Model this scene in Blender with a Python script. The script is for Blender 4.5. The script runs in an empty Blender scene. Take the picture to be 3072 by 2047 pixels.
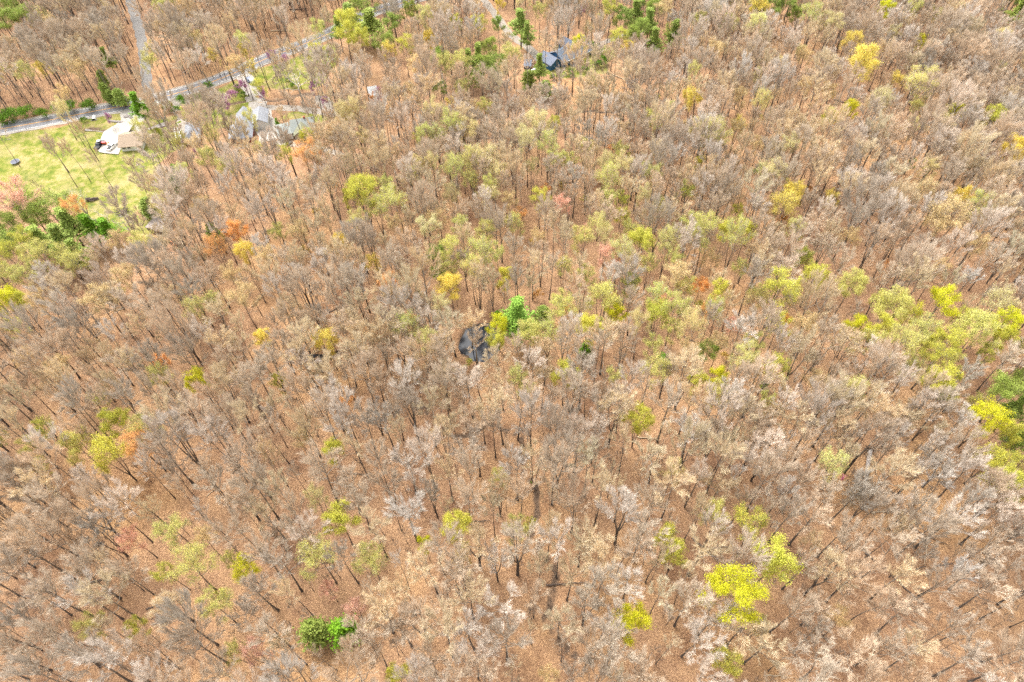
import bpy, math, random
import numpy as np
from mathutils import Matrix, Vector
R_ = math.radians
random.seed(7); rng = np.random.default_rng(11)
SC = bpy.context.scene; COL = SC.collection

# ------------------------------------------------------------------ camera, sky, sun, exposure
W, H = 3072.0, 2047.0
F = 2000.0                      # focal length in photo pixels
CAMZ = 155.0
CX, CY, VX, VY = W/2, H/2, 1590.0, 2620.0      # VX, VY: where the upright trunks converge
dn = np.array([VX-CX, -(VY-CY), -F]); dn /= np.linalg.norm(dn)
up = -dn; fw = np.array([0, 0, -1.0]); ya = fw-up*(fw@up); ya /= np.linalg.norm(ya); xa = np.cross(ya, up)
RM = np.array([xa, ya, up])     # world = RM @ camera
cam = bpy.data.cameras.new('camera'); co = bpy.data.objects.new('camera', cam); COL.objects.link(co)
cam.sensor_width = 36; cam.lens = F/W*36; cam.clip_start = 1; cam.clip_end = 8000
m4 = Matrix([list(r)+[0] for r in RM]+[[0, 0, 0, 1]]); m4.translation = (0, 0, CAMZ); co.matrix_world = m4
SC.camera = co

SUN_EL, SUN_AZ = 52.0, -35.0    # azimuth measured from +Y (away from camera) towards +X
world = bpy.data.worlds.new('World'); SC.world = world; world.use_nodes = True
wn = world.node_tree; bg = wn.nodes['Background']; sky = wn.nodes.new('ShaderNodeTexSky')
sky.sky_type = 'NISHITA'; sky.sun_disc = False; sky.sun_elevation = R_(SUN_EL); sky.sun_rotation = R_(SUN_AZ)
sky.air_density = 1.0; sky.dust_density = 3.5; sky.ozone_density = 1.0
hs = wn.nodes.new('ShaderNodeHueSaturation'); hs.inputs['Saturation'].default_value = 0.10      # thin bright overcast
wn.links.new(sky.outputs[0], hs.inputs['Color']); wn.links.new(hs.outputs[0], bg.inputs[0]); bg.inputs[1].default_value = 0.15
sl = bpy.data.lights.new('sun', 'SUN'); sl.energy = 0.95; sl.angle = R_(20); sl.color = (1.0, 0.93, 0.83)
so = bpy.data.objects.new('sun', sl); COL.objects.link(so)
sd = Vector((math.sin(R_(SUN_AZ))*math.cos(R_(SUN_EL)), math.cos(R_(SUN_AZ))*math.cos(R_(SUN_EL)), math.sin(R_(SUN_EL))))
so.rotation_euler = sd.to_track_quat('Z', 'Y').to_euler()
SC.view_settings.view_transform = 'Standard'; SC.view_settings.look = 'None'; SC.view_settings.gamma = 1
SC.view_settings.exposure = 2.05
SC.render.engine = 'CYCLES'; SC.cycles.use_denoising = False; SC.cycles.max_bounces = 5; SC.cycles.transparent_max_bounces = 4

# ------------------------------------------------------------------ terrain height
def ray(px, py):
    d = RM @ np.array([px-CX, -(py-CY), -F]); return d/np.linalg.norm(d)
def flat(px, py, z=0.0):
    d = ray(px, py); t = (CAMZ-z)/-d[2]; return d[:2]*t
def project(x, y, z):
    c = RM.T @ np.array([x, y, z-CAMZ]); return CX+F*c[0]/-c[2], CY-F*c[1]/-c[2], -c[2]
CREEKS = [  # photo pixels, depth, half width (metres)
 ([(1150,1120),(1200,1160),(1250,1215),(1290,1235),(1325,1290),(1380,1300),(1450,1285),(1540,1300),(1570,1360),(1590,1410),(1598,1470),(1596,1530),(1612,1600),(1650,1700),(1648,1800),(1672,1900),(1692,1930),(1720,1990)], 0.9, 1.2),
 ([(880,1050),(915,1068),(960,1078),(1000,1060),(1040,1042)], 1.5, 1.8),
 ([(1380,400),(1430,408),(1530,414),(1600,414),(1655,398),(1668,360),(1720,332),(1800,335),(1900,318),(2000,300)], 1.2, 1.3),
 ([(250,384),(290,388),(335,391),(385,392),(440,382),(500,362),(560,338),(620,318),(690,300),(770,298),(860,285),(930,278),(1000,274),(1080,300),(1150,330)], 1.2, 1.6),
 ([(2030,1480),(2120,1600),(2200,1720),(2330,1830),(2480,1950)], 1.8, 4.0),
 ([(2500,880),(2620,960),(2740,1040)], 1.5, 4.0),
]
CR = [(np.array([flat(*p) for p in pts]), d, w) for pts, d, w in CREEKS]
def seg_dist(x, y, P):
    best = np.full(np.shape(x), 1e9)
    for a, b in zip(P[:-1], P[1:]):
        v = b-a; L = v@v; t = np.clip(((x-a[0])*v[0]+(y-a[1])*v[1])/L, 0, 1)
        best = np.minimum(best, np.hypot(x-a[0]-t*v[0], y-a[1]-t*v[1]))
    return best
def th(x, y):
    x = np.asarray(x, float); y = np.asarray(y, float)
    wood = 1/(1+np.exp((y-225)/12.0))
    wood = np.maximum(wood, 1/(1+np.exp(-(x-20)/15.0)))       # flat valley floor only where the houses and the road are
    z = wood*(1.6*np.sin(x/37.0+y/61.0+1.0)+1.2*np.sin(y/29.0-x/53.0)+0.35*np.sin(x/11.0+2)*np.sin(y/9.0))
    z += 0.06*np.sin(x/5.1)*np.sin(y/4.3)
    for P, d, w in CR:
        lo = P.min(0)-14; hi = P.max(0)+14
        m = (x > lo[0]) & (x < hi[0]) & (y > lo[1]) & (y < hi[1])
        if np.any(m):
            xm = x[m] if x.ndim else x; ym = y[m] if x.ndim else y
            q = seg_dist(xm+1.3*np.sin(ym*0.33)+0.5*np.sin(ym*0.9), ym+1.2*np.sin(xm*0.31), P)
            cut = d*np.exp(-(q/w)**2)+0.35*d*np.exp(-(q/(w*3.2))**2)
            if x.ndim: z[m] -= cut
            else: z = z-cut
    # pond bowl
    q = np.hypot((x-POND[0])/POND[2], (y-POND[1])/POND[3]); an = np.arctan2(y-POND[1], x-POND[0]); q = q*(1+0.05*np.sin(3*an+1)+0.05*np.sin(5*an)+0.035*np.sin(11*an))
    z = z*np.clip((q-0.9)/1.0, 0, 1)+np.where(q < 1.9, (1-np.clip((q-0.9)/1.0, 0, 1))*PZ, 0)
    z = z-1.3*np.clip(1.12-q, 0, 1)*4*np.clip(1, 0, 1)*(q < 1.12)
    return z
pa, pb = flat(1378, 1022), flat(1500, 1030); pc, pd = flat(1440, 970), flat(1440, 1083)
POND = ((pa[0]+pb[0])/2, (pc[1]+pd[1])/2, abs(pb[0]-pa[0])/2*0.9, abs(pd[1]-pc[1])/2*0.9); PZ = 0.0
def G(px, py, above=0.0):
    z = 0.0
    for _ in range(8):
        p = flat(px, py, z+above); z = float(th(p[0], p[1]))
    return Vector((p[0], p[1], z))

# ------------------------------------------------------------------ materials
def nodes(name):
    m = bpy.data.materials.new(name); m.use_nodes = True
    return m, m.node_tree.nodes, m.node_tree.links, m.node_tree.nodes['Principled BSDF']
def N(ns, t, **k):
    n = ns.new(t)
    for a, b in k.items(): setattr(n, a, b)
    return n
def noise(ns, ls, scale, detail=3, rough=0.6, vec=None):
    n = N(ns, 'ShaderNodeTexNoise'); n.inputs['Scale'].default_value = scale
    n.inputs['Detail'].default_value = detail; n.inputs['Roughness'].default_value = rough
    if vec: ls.new(vec, n.inputs['Vector'])
    return n.outputs['Fac']
def ramp(ns, ls, fac, stops):
    r = N(ns, 'ShaderNodeValToRGB'); e = r.color_ramp.elements
    while len(e) < len(stops): e.new(0.5)
    for k, (p, c) in enumerate(stops): e[k].position = p; e[k].color = (*c, 1)
    ls.new(fac, r.inputs[0]); return r.outputs[0]
def mix(ns, ls, f, a, b, mode='MIX'):
    m = N(ns, 'ShaderNodeMix', data_type='RGBA', blend_type=mode)
    for s, v in ((m.inputs[0], f), (m.inputs[6], a), (m.inputs[7], b)):
        if isinstance(v, (int, float)): s.default_value = v
        elif isinstance(v, tuple): s.default_value = (*v, 1)
        else: ls.new(v, s)
    return m.outputs[2]
def simple(name, col, rough=0.7, var=0.15, scale=3.0, metal=0.0, bump=0.0):
    m, ns, ls, b = nodes(name); tc = N(ns, 'ShaderNodeTexCoord').outputs['Object']
    n = noise(ns, ls, scale, 4, 0.65, tc)
    c = ramp(ns, ls, n, [(0.3, tuple(v*(1-var) for v in col)), (0.7, tuple(min(1, v*(1+var)) for v in col))])
    ls.new(c, b.inputs['Base Color']); b.inputs['Roughness'].default_value = rough; b.inputs['Metallic'].default_value = metal
    if bump:
        bp = N(ns, 'ShaderNodeBump'); bp.inputs['Strength'].default_value = bump; ls.new(n, bp.inputs['Height']); ls.new(bp.outputs[0], b.inputs['Normal'])
    return m
def striped(name, col, dark, scale, axis='X', rough=0.5):
    m, ns, ls, b = nodes(name); tc = N(ns, 'ShaderNodeTexCoord').outputs['Object']
    w = N(ns, 'ShaderNodeTexWave', bands_direction=axis); w.inputs['Scale'].default_value = scale; w.inputs['Distortion'].default_value = 0.2
    ls.new(tc, w.inputs['Vector'])
    n = noise(ns, ls, 1.2, 4, 0.7, tc)
    c = ramp(ns, ls, w.outputs['Fac'], [(0.0, dark), (0.25, col)])
    c2 = mix(ns, ls, 1.0, c, ramp(ns, ls, n, [(0.3, (0.8, 0.8, 0.8)), (0.7, (1, 1, 1))]), 'MULTIPLY')
    ls.new(c2, b.inputs['Base Color']); b.inputs['Roughness'].default_value = rough
    return m

def ground_material():
    m, ns, ls, b = nodes('leaf_litter_and_grass'); g = N(ns, 'ShaderNodeNewGeometry').outputs['Position']
    big = noise(ns, ls, 0.022, 4, 0.6, g); mid = noise(ns, ls, 0.25, 5, 0.7, g); fine = noise(ns, ls, 2.6, 4, 0.75, g); vfine = noise(ns, ls, 7.0, 2, 0.7, g)
    litter = ramp(ns, ls, fine, [(0.28, (0.19, 0.118, 0.070)), (0.44, (0.30, 0.196, 0.120)), (0.56, (0.42, 0.282, 0.165)), (0.72, (0.54, 0.385, 0.235))])
    spec = ramp(ns, ls, vfine, [(0.35, (0.66, 0.62, 0.60)), (0.65, (1.22, 1.2, 1.14))])
    litter = mix(ns, ls, 0.8, litter, spec, 'MULTIPLY')
    litter = mix(ns, ls, 1.0, litter, ramp(ns, ls, big, [(0.33, (0.78, 0.73, 0.74)), (0.5, (1.0, 0.96, 0.95)), (0.66, (1.10, 1.04, 0.90))]), 'MULTIPLY')
    litter = mix(ns, ls, 1.0, litter, ramp(ns, ls, mid, [(0.33, (0.68, 0.64, 0.64)), (0.42, (0.90, 0.88, 0.88)), (0.6, (1.06, 1.05, 1.04))]), 'MULTIPLY')
    duff = noise(ns, ls, 0.065, 5, 0.7, g)
    litter = mix(ns, ls, 1.0, litter, ramp(ns, ls, duff, [(0.36, (0.66, 0.60, 0.60)), (0.46, (0.93, 0.90, 0.90)), (0.62, (1.06, 1.04, 1.0))]), 'MULTIPLY')
    grass = ramp(ns, ls, mid, [(0.32, (0.07, 0.115, 0.014)), (0.43, (0.14, 0.165, 0.025)), (0.52, (0.21, 0.205, 0.045)), (0.62, (0.30, 0.245, 0.11))])
    grass = mix(ns, ls, 1.0, grass, ramp(ns, ls, fine, [(0.3, (0.7, 0.75, 0.6)), (0.7, (1.2, 1.15, 1.2))]), 'MULTIPLY')
    patch = noise(ns, ls, 0.075, 4, 0.7, g)
    grass = mix(ns, ls, ramp(ns, ls, patch, [(0.48, (0, 0, 0)), (0.66, (0.75, 0.75, 0.75))]), grass, (0.33, 0.26, 0.12))
    mud_shading = ramp(ns, ls, fine, [(0.35, (0.060, 0.040, 0.028)), (0.65, (0.20, 0.135, 0.09))])
    a1 = N(ns, 'ShaderNodeAttribute', attribute_name='lawn').outputs['Fac']; a2 = N(ns, 'ShaderNodeAttribute', attribute_name='mud_shading').outputs['Fac']
    def edge(a, k):
        s = N(ns, 'ShaderNodeMath', operation='ADD'); ls.new(a, s.inputs[0])
        q = N(ns, 'ShaderNodeMath', operation='MULTIPLY_ADD'); ls.new(mid, q.inputs[0]); q.inputs[1].default_value = k; q.inputs[2].default_value = -k/2
        ls.new(q.outputs[0], s.inputs[1])
        r = N(ns, 'ShaderNodeMapRange'); r.inputs[1].default_value = 0.35; r.inputs[2].default_value = 0.65; ls.new(s.outputs[0], r.inputs[0]); return r.outputs[0]
    c = mix(ns, ls, edge(a1, 1.2), litter, grass); c = mix(ns, ls, edge(a2, 0.8), c, mud_shading)
    ls.new(c, b.inputs['Base Color']); b.inputs['Roughness'].default_value = 0.95; b.inputs['Specular IOR Level'].default_value = 0.15
    bp = N(ns, 'ShaderNodeBump'); bp.inputs['Strength'].default_value = 0.6; bp.inputs['Distance'].default_value = 0.25; ls.new(fine, bp.inputs['Height']); ls.new(bp.outputs[0], b.inputs['Normal'])
    return m
def attr_col(ns, name):
    return N(ns, 'ShaderNodeAttribute', attribute_name=name, attribute_type='INSTANCER').outputs['Color']
def twig_material():
    m, ns, ls, b = nodes('twigs'); tc = N(ns, 'ShaderNodeTexCoord').outputs['Object']
    n = noise(ns, ls, 0.9, 3, 0.7, tc)
    c = mix(ns, ls, 1.0, attr_col(ns, 'tint'), ramp(ns, ls, n, [(0.3, (0.88, 0.87, 0.87)), (0.7, (1.1, 1.1, 1.1))]), 'MULTIPLY')
    ls.new(c, b.inputs['Base Color']); b.inputs['Roughness'].default_value = 0.85; b.inputs['Specular IOR Level'].default_value = 0.2
    return m
def bark_material(name, dark, pale):
    m, ns, ls, b = nodes(name); tc = N(ns, 'ShaderNodeTexCoord').outputs['Object']
    mp = N(ns, 'ShaderNodeMapping'); mp.inputs['Scale'].default_value = (1, 1, 0.35); ls.new(tc, mp.inputs[0])
    n = noise(ns, ls, 2.2, 5, 0.75, mp.outputs[0]); a = N(ns, 'ShaderNodeAttribute', attribute_name='bark_tone').outputs['Fac']
    q = N(ns, 'ShaderNodeMath', operation='MULTIPLY_ADD'); ls.new(n, q.inputs[0]); q.inputs[1].default_value = 1.0; q.inputs[2].default_value = -0.5
    s = N(ns, 'ShaderNodeMath', operation='ADD', use_clamp=True); ls.new(q.outputs[0], s.inputs[0]); ls.new(a, s.inputs[1])
    c = mix(ns, ls, s.outputs[0], pale, dark)  # darkest at the trunk base, paler upwards and along the limbs
    ls.new(c, b.inputs['Base Color']); b.inputs['Roughness'].default_value = 0.95; b.inputs['Specular IOR Level'].default_value = 0.15
    return m
def leaf_material(name, trans=0.35):
    m, ns, ls, b = nodes(name); tc = N(ns, 'ShaderNodeTexCoord').outputs['Object']
    n = noise(ns, ls, 1.6, 3, 0.7, tc)
    c = mix(ns, ls, 1.0, attr_col(ns, 'leaf'), ramp(ns, ls, n, [(0.3, (0.66, 0.74, 0.6)), (0.7, (1.2, 1.15, 1.2))]), 'MULTIPLY')
    ls.new(c, b.inputs['Base Color']); b.inputs['Roughness'].default_value = 0.7; b.inputs['Specular IOR Level'].default_value = 0.2
    t = N(ns, 'ShaderNodeBsdfTranslucent'); ls.new(c, t.inputs[0]); ms = N(ns, 'ShaderNodeMixShader'); ms.inputs[0].default_value = trans
    ls.new(b.outputs[0], ms.inputs[1]); ls.new(t.outputs[0], ms.inputs[2]); ls.new(ms.outputs[0], ns['Material Output'].inputs[0])
    return m
M = {}
M['ground'] = ground_material(); M['twig'] = twig_material(); M['leaf'] = leaf_material('spring_leaves'); M['needle'] = leaf_material('needles', 0.15)
M['bark'] = bark_material('grey_bark', (0.080, 0.066, 0.058), (0.34, 0.29, 0.23)); M['white_bark'] = bark_material('white_bark', (0.20, 0.18, 0.15), (0.68, 0.62, 0.52))
M['pine_bark'] = bark_material('pine_bark', (0.06, 0.045, 0.04), (0.14, 0.11, 0.09))
M['dead_dark'] = simple('weathered_dead_wood', (0.10, 0.075, 0.06), 0.95, 0.35, 4); M['dead_pale'] = simple('bare_dead_wood', (0.46, 0.36, 0.24), 0.9, 0.25, 4)
M['asphalt'] = simple('asphalt', (0.185, 0.18, 0.185), 0.9, 0.12, 1.2); M['shoulder'] = simple('pale_shoulder', (0.31, 0.275, 0.235), 0.95, 0.15, 0.8)
M['gravel'] = simple('white_gravel', (0.34, 0.31, 0.27), 0.95, 0.08, 1.1, bump=0.2); M['gravel2'] = simple('tan_gravel', (0.27, 0.235, 0.195), 0.95, 0.15, 1.0); M['lane'] = simple('grey_lane', (0.17, 0.16, 0.15), 0.95, 0.15, 0.9)
M['yellow'] = simple('road_yellow', (0.75, 0.36, 0.06), 0.8, 0.1); M['white'] = simple('white_paint', (0.78, 0.77, 0.74), 0.5, 0.06); M['galv'] = simple('galvanised_steel', (0.62, 0.62, 0.60), 0.45, 0.1, metal=0.2)
M['glass'] = simple('dark_glass', (0.03, 0.04, 0.06), 0.08, 0.1); M['black'] = simple('black_rubber', (0.02, 0.02, 0.02), 0.8, 0.1); M['chrome'] = simple('lamp_glass', (0.7, 0.7, 0.7), 0.2, 0.05)
M['blue_wall'] = simple('blue_siding', (0.03, 0.11, 0.23), 0.7, 0.15); M['slate'] = simple('blue_grey_shingles', (0.13, 0.16, 0.205), 0.85, 0.08, 2.0); M['slate_dark'] = simple('dark_shingles', (0.13, 0.15, 0.20), 0.85, 0.1, 2)
M['tin'] = striped('white_ribbed_metal', (0.25, 0.26, 0.285), (0.20, 0.21, 0.235), 1.6); M['tin_green'] = striped('pale_grey_green_metal', (0.22, 0.245, 0.225), (0.18, 0.20, 0.185), 1.6)
M['brick'] = simple('red_brick', (0.28, 0.07, 0.045), 0.9, 0.5, 2.2); M['tan_wall'] = simple('tan_siding', (0.42, 0.36, 0.28), 0.8, 0.1); M['white_wall'] = simple('white_siding', (0.66, 0.65, 0.60), 0.7, 0.06)
M['brown_roof'] = simple('brown_shingles', (0.27, 0.205, 0.145), 0.9, 0.15, 1.5); M['olive_roof'] = simple('olive_shingles', (0.16, 0.16, 0.10), 0.9, 0.12, 1.5); M['red_wall'] = simple('red_boards', (0.30, 0.028, 0.025), 0.7, 0.25, 3)
M['grey_roof'] = simple('weathered_tin', (0.30, 0.31, 0.31), 0.6, 0.2, 1.5); M['old_wood'] = simple('weathered_boards', (0.30, 0.25, 0.22), 0.9, 0.2, 1.5)
M['orange'] = simple('orange_paint', (0.60, 0.17, 0.03), 0.5, 0.1); M['red'] = simple('red_paint', (0.42, 0.02, 0.03), 0.35, 0.1); M['car_black'] = simple('black_paint', (0.012, 0.013, 0.02), 0.25, 0.1)
M['car_grey'] = simple('grey_blue_paint', (0.16, 0.19, 0.26), 0.3, 0.1); M['tarp'] = simple('grey_tarp', (0.36, 0.39, 0.40), 0.8, 0.12, 1.5); M['stone'] = simple('field_stone', (0.24, 0.21, 0.19), 0.9, 0.3, 2)
M['pink'] = simple('pink_tape', (0.75, 0.25, 0.40), 0.6, 0.05); M['navy'] = simple('dark_blue_roofing', (0.03, 0.035, 0.07), 0.6, 0.3, 1)
def water_material():
    m, ns, ls, b = nodes('pond_water'); g = N(ns, 'ShaderNodeNewGeometry').outputs['Position']
    n = noise(ns, ls, 0.9, 3, 0.6, g); ls.new(ramp(ns, ls, n, [(0.35, (0.004, 0.006, 0.012)), (0.7, (0.012, 0.015, 0.022))]), b.inputs['Base Color'])
    b.inputs['Roughness'].default_value = 0.10; b.inputs['Specular IOR Level'].default_value = 0.35; bp = N(ns, 'ShaderNodeBump'); bp.inputs['Strength'].default_value = 0.05; ls.new(n, bp.inputs['Height']); ls.new(bp.outputs[0], b.inputs['Normal'])
    return m
M['water'] = water_material()

# ------------------------------------------------------------------ object helpers
def mesh(name, V, Fc, mats, smooth=False, mi=None, bark_tone=None):
    me = bpy.data.meshes.new(name); me.from_pydata([tuple(v) for v in V], [], [tuple(f) for f in Fc])
    for m in (mats if isinstance(mats, (list, tuple)) else [mats]): me.materials.append(m)
    if mi is not None: me.polygons.foreach_set('material_index', np.asarray(mi, dtype=np.int32))
    if bark_tone is not None: a = me.attributes.new('bark_tone', 'FLOAT', 'POINT'); a.data.foreach_set('value', np.asarray(bark_tone, dtype=np.float32))
    if smooth: me.polygons.foreach_set('use_smooth', [True]*len(me.polygons))
    me.update(); return me
def link(name, me, parent=None):
    o = bpy.data.objects.new(name, me); COL.objects.link(o)
    if parent: o.parent = parent
    return o
def tag(o, label=None, cat=None, group=None, kind=None):
    if label: o['label'] = label
    if cat: o['category'] = cat
    if group: o['group'] = group
    if kind: o['kind'] = kind
    return o
class MB:
    def __init__(s): s.V = []; s.F = []
    def add(s, V, Fc):
        k = len(s.V); s.V += [tuple(v) for v in V]; s.F += [tuple(i+k for i in f) for f in Fc]; return s
    def box(s, c, d, rz=0.0):
        x, y, z = d[0]/2, d[1]/2, d[2]/2; ca, sa = math.cos(rz), math.sin(rz)
        V = [(c[0]+a*x*ca-b_*y*sa, c[1]+a*x*sa+b_*y*ca, c[2]+e*z) for e in (-1, 1) for a, b_ in ((-1, -1), (1, -1), (1, 1), (-1, 1))]
        return s.add(V, [(3, 2, 1, 0), (4, 5, 6, 7), (0, 1, 5, 4), (1, 2, 6, 5), (2, 3, 7, 6), (3, 0, 4, 7)])
    def tube(s, P, r, n=6, cap=True):
        P = [np.asarray(p, float) for p in P]; r = r if hasattr(r, '__len__') else [r]*len(P); k0 = len(s.V)
        for i, p in enumerate(P):
            d = P[min(i+1, len(P)-1)]-P[max(i-1, 0)]; d /= (np.linalg.norm(d)+1e-9)
            a = np.cross(d, (0, 0, 1.0) if abs(d[2]) < 0.9 else (1.0, 0, 0)); a /= np.linalg.norm(a); b_ = np.cross(d, a)
            for j in range(n):
                t = 2*math.pi*j/n; s.V.append(tuple(p+r[i]*(math.cos(t)*a+math.sin(t)*b_)))
        for i in range(len(P)-1):
            for j in range(n): s.F.append((k0+i*n+j, k0+i*n+(j+1) % n, k0+(i+1)*n+(j+1) % n, k0+(i+1)*n+j))
        if cap: s.F.append(tuple(k0+j for j in range(n))[::-1]); s.F.append(tuple(k0+(len(P)-1)*n+j for j in range(n)))
        return s
    def prism(s, prof, y0, y1):   # profile in x,z extruded along y
        n = len(prof); V = [(x, y0, z) for x, z in prof]+[(x, y1, z) for x, z in prof]
        return s.add(V, [tuple(range(n))[::-1], tuple(range(n, 2*n))]+[(i, (i+1) % n, n+(i+1) % n, n+i) for i in range(n)])
    def build(s, name, mat, parent=None, smooth=False): return link(name, mesh(name, s.V, s.F, mat, smooth), parent)
def empty(name, loc, rz=0.0):
    o = bpy.data.objects.new(name, None); COL.objects.link(o); o.location = loc; o.rotation_euler = (0, 0, rz); o.empty_display_size = 0.5; return o

# ------------------------------------------------------------------ the ground
def inpoly(x, y, P):
    r = np.zeros(np.shape(x), bool); n = len(P)
    for i in range(n):
        (x1, y1), (x2, y2) = P[i], P[(i+1) % n]
        c = ((y1 > y) != (y2 > y)) & (x < (x2-x1)*(y-y1)/(y2-y1+1e-12)+x1); r ^= c
    return r
LAWNS = [
 [(-200,430),(0,400),(150,378),(290,350),(390,335),(440,350),(520,330),(560,345),(565,400),(560,445),(500,475),(455,490),(470,540),(505,575),(490,610),(430,640),(470,700),(430,720),(330,690),(250,655),(180,610),(100,575),(0,590),(-200,640)],
 [(560,300),(650,268),(738,240),(775,330),(790,370),(740,400),(640,390),(575,350)],
 [(758,222),(880,165),(990,118),(1010,150),(1000,230),(940,262),(850,262),(775,262)],
 [(1640,215),(1600,240),(1660,130),(1740,125),(1800,135),(1850,175),(1830,225),(1750,250),(1690,235)],
 [(850,330),(960,325),(1010,345),(980,370),(900,350),(830,360)],
]
LW = [[tuple(flat(*p)) for p in P] for P in LAWNS]
xs = np.concatenate([np.array([-1800, -1300, -900, -650, -480]), np.arange(-400, 400.1, 1.6), np.array([480, 650, 900, 1300, 1800])])
ys = np.concatenate([np.array([-1500, -900, -500, -250, -120, -60]), np.arange(-20, 480.1, 1.6), np.array([520, 600, 750, 1000, 1400, 2200, 3600])])
XX, YY = np.meshgrid(xs, ys); ZZ = th(XX, YY)
nx, ny = len(xs), len(ys)
lawn = np.zeros(XX.shape)
wx, wy = XX+2.0*np.sin(YY/7.0)+1.2*np.sin(YY/2.9), YY+2.0*np.sin(XX/8.0)+1.2*np.sin(XX/3.3)
for P in LW: lawn = np.maximum(lawn, inpoly(wx, wy, P))
for _ in range(2):
    lawn = (lawn+np.roll(lawn, 1, 0)+np.roll(lawn, -1, 0)+np.roll(lawn, 1, 1)+np.roll(lawn, -1, 1))/5
mud_shading = np.zeros(XX.shape)
for P, d, w in CR:
    mud_shading = np.maximum(mud_shading, (0.88 if w < 3 else 0.42)*np.exp(-(seg_dist(XX+1.3*np.sin(YY*0.33)+0.5*np.sin(YY*0.9), YY+1.2*np.sin(XX*0.31), P)/(w*0.9))**2))  # creek mud; wide ravines have their shading put into the colour, fainter
q = np.hypot((XX-POND[0])/POND[2], (YY-POND[1])/POND[3]); mud_shading = np.maximum(mud_shading, np.clip((1.28-q)*5, 0, 0.9))
V = np.stack([XX.ravel(), YY.ravel(), ZZ.ravel()], 1)
I = np.arange(nx*ny).reshape(ny, nx)
Q = np.stack([I[:-1, :-1], I[:-1, 1:], I[1:, 1:], I[1:, :-1]], -1).reshape(-1, 4)
fl = lawn.ravel()[Q].mean(1) > 0.5
def ground_part(name, faces, label):
    used, inv = np.unique(faces.ravel(), return_inverse=True); me = bpy.data.meshes.new(name)
    me.vertices.add(len(used)); me.vertices.foreach_set('co', V[used].ravel().astype(np.float32))
    me.loops.add(len(inv)); me.loops.foreach_set('vertex_index', inv.astype(np.int32)); me.polygons.add(len(faces))
    me.polygons.foreach_set('loop_start', np.arange(0, len(inv), 4, dtype=np.int32)); me.polygons.foreach_set('loop_total', np.full(len(faces), 4, dtype=np.int32))
    me.polygons.foreach_set('use_smooth', np.ones(len(faces), bool))
    for an, arr in (('lawn', lawn), ('mud_shading', mud_shading)):
        a = me.attributes.new(an, 'FLOAT', 'POINT'); a.data.foreach_set('value', arr.ravel()[used].astype(np.float32))
    me.materials.append(M['ground']); me.update(); me.validate(); tag(link(name, me), label, None, None, 'structure')
ground_part('forest_floor', Q[~fl], 'brown leaf litter covering the forest floor')
ground_part('lawn', Q[fl], 'yellow green lawn around the houses below the road')

# pond
n = 56; pv = [(POND[0], POND[1], -0.35)]; 
for k in range(n):
    t = 2*math.pi*k/n; r = 1.25; pv.append((POND[0]+POND[2]*r*math.cos(t), POND[1]+POND[3]*r*math.sin(t), -0.35))
tag(link('pond', mesh('pond', pv, [(0, 1+k, 1+(k+1) % n) for k in range(n)], M['water'])), 'small dark round pond in the middle of the woods', None, None, 'structure')

# roads, drives and paths
def resample(P, step=3.0):
    P = np.array(P, float); d = np.r_[0, np.cumsum(np.hypot(*np.diff(P, axis=0).T))]; n = max(2, int(d[-1]/step)+1); s = np.linspace(0, d[-1], n)
    k = np.stack([np.interp(s, d, P[:, 0]), np.interp(s, d, P[:, 1])], 1)
    for _ in range(6): k[1:-1] = (k[:-2]+2*k[1:-1]+k[2:])/4
    return k
def strip(name, P, w, mat, lift, off=0.0, label=None, cross=2, wig=0.0, parent=None):
    w = w if hasattr(w, '__len__') else (w, w); T = np.gradient(P, axis=0); T /= np.linalg.norm(T, axis=1)[:, None]; Nn = np.stack([-T[:, 1], T[:, 0]], 1)
    Vv, Ff = [], []; n = len(P); c = cross
    for i in range(n):
        ww = w[0]+(w[1]-w[0])*i/(n-1)
        for j in range(c+1):
            u = (j/c-0.5)*ww*(1+(wig*math.sin(i*1.7+j*3) if j in (0, c) else 0)); p = P[i]+Nn[i]*(u+off)
            Vv.append((p[0], p[1], float(th(p[0], p[1]))+lift))
    for i in range(n-1):
        for j in range(c): a = i*(c+1)+j; Ff.append((a, a+1, a+c+2, a+c+1))
    o = link(name, mesh(name, Vv, Ff, mat), parent)
    return tag(o, label, None, None, 'structure')
RD = [(-260,428),(-120,408),(0,387),(149,362),(298,331),(387,318),(455,303),(512,286),(596,262),(700,223),(798,176),(887,143),(988,103),(1050,66),(1093,45),(1134,31),(1200,12),(1300,-20),(1450,-60)]
ROAD = resample([flat(*p) for p in RD], 3.0)
strip('road_shoulder', ROAD, 9.8, M['shoulder'], 0.08, label='pale gravel shoulder along both sides of the country road', cross=4, wig=0.06)
strip('road', ROAD, 7.0, M['asphalt'], 0.10, label='grey two lane country road crossing the upper left', cross=4)
for s in (-0.16, 0.16): strip('yellow_line', ROAD, 0.16, M['yellow'], 0.112, off=s, label='yellow double centre line of the country road', cross=1)
for s in (-3.2, 3.2): strip('edge_line', ROAD, 0.16, M['white'], 0.112, off=s, label='white edge line of the country road', cross=1)
def pxstrip(name, pts, w, mat, label, lift=0.06): return strip(name, resample([flat(*p) for p in pts], 2.5), w, mat, lift, label=label, cross=3, wig=0.12)
pxstrip('lane', [(372,-60),(384,-20),(403,40),(422,105),(431,160),(437,210),(443,262),(448,290)], (5.0, 4.4), M['lane'], 'straight grey lane running up through the woods from the road')
pxstrip('driveway', [(532,284),(541,300),(548,330),(553,360),(560,400),(572,425)], (7.5, 5), M['gravel2'], 'tan gravel drive beside the white tree by the road')
pxstrip('driveway', [(726,220),(740,240),(752,262),(764,290),(778,325),(792,360),(803,395),(812,425)], (6.6, 8.5), M['gravel'], 'pale gravel drive running down past the white roofed barn')
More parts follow.
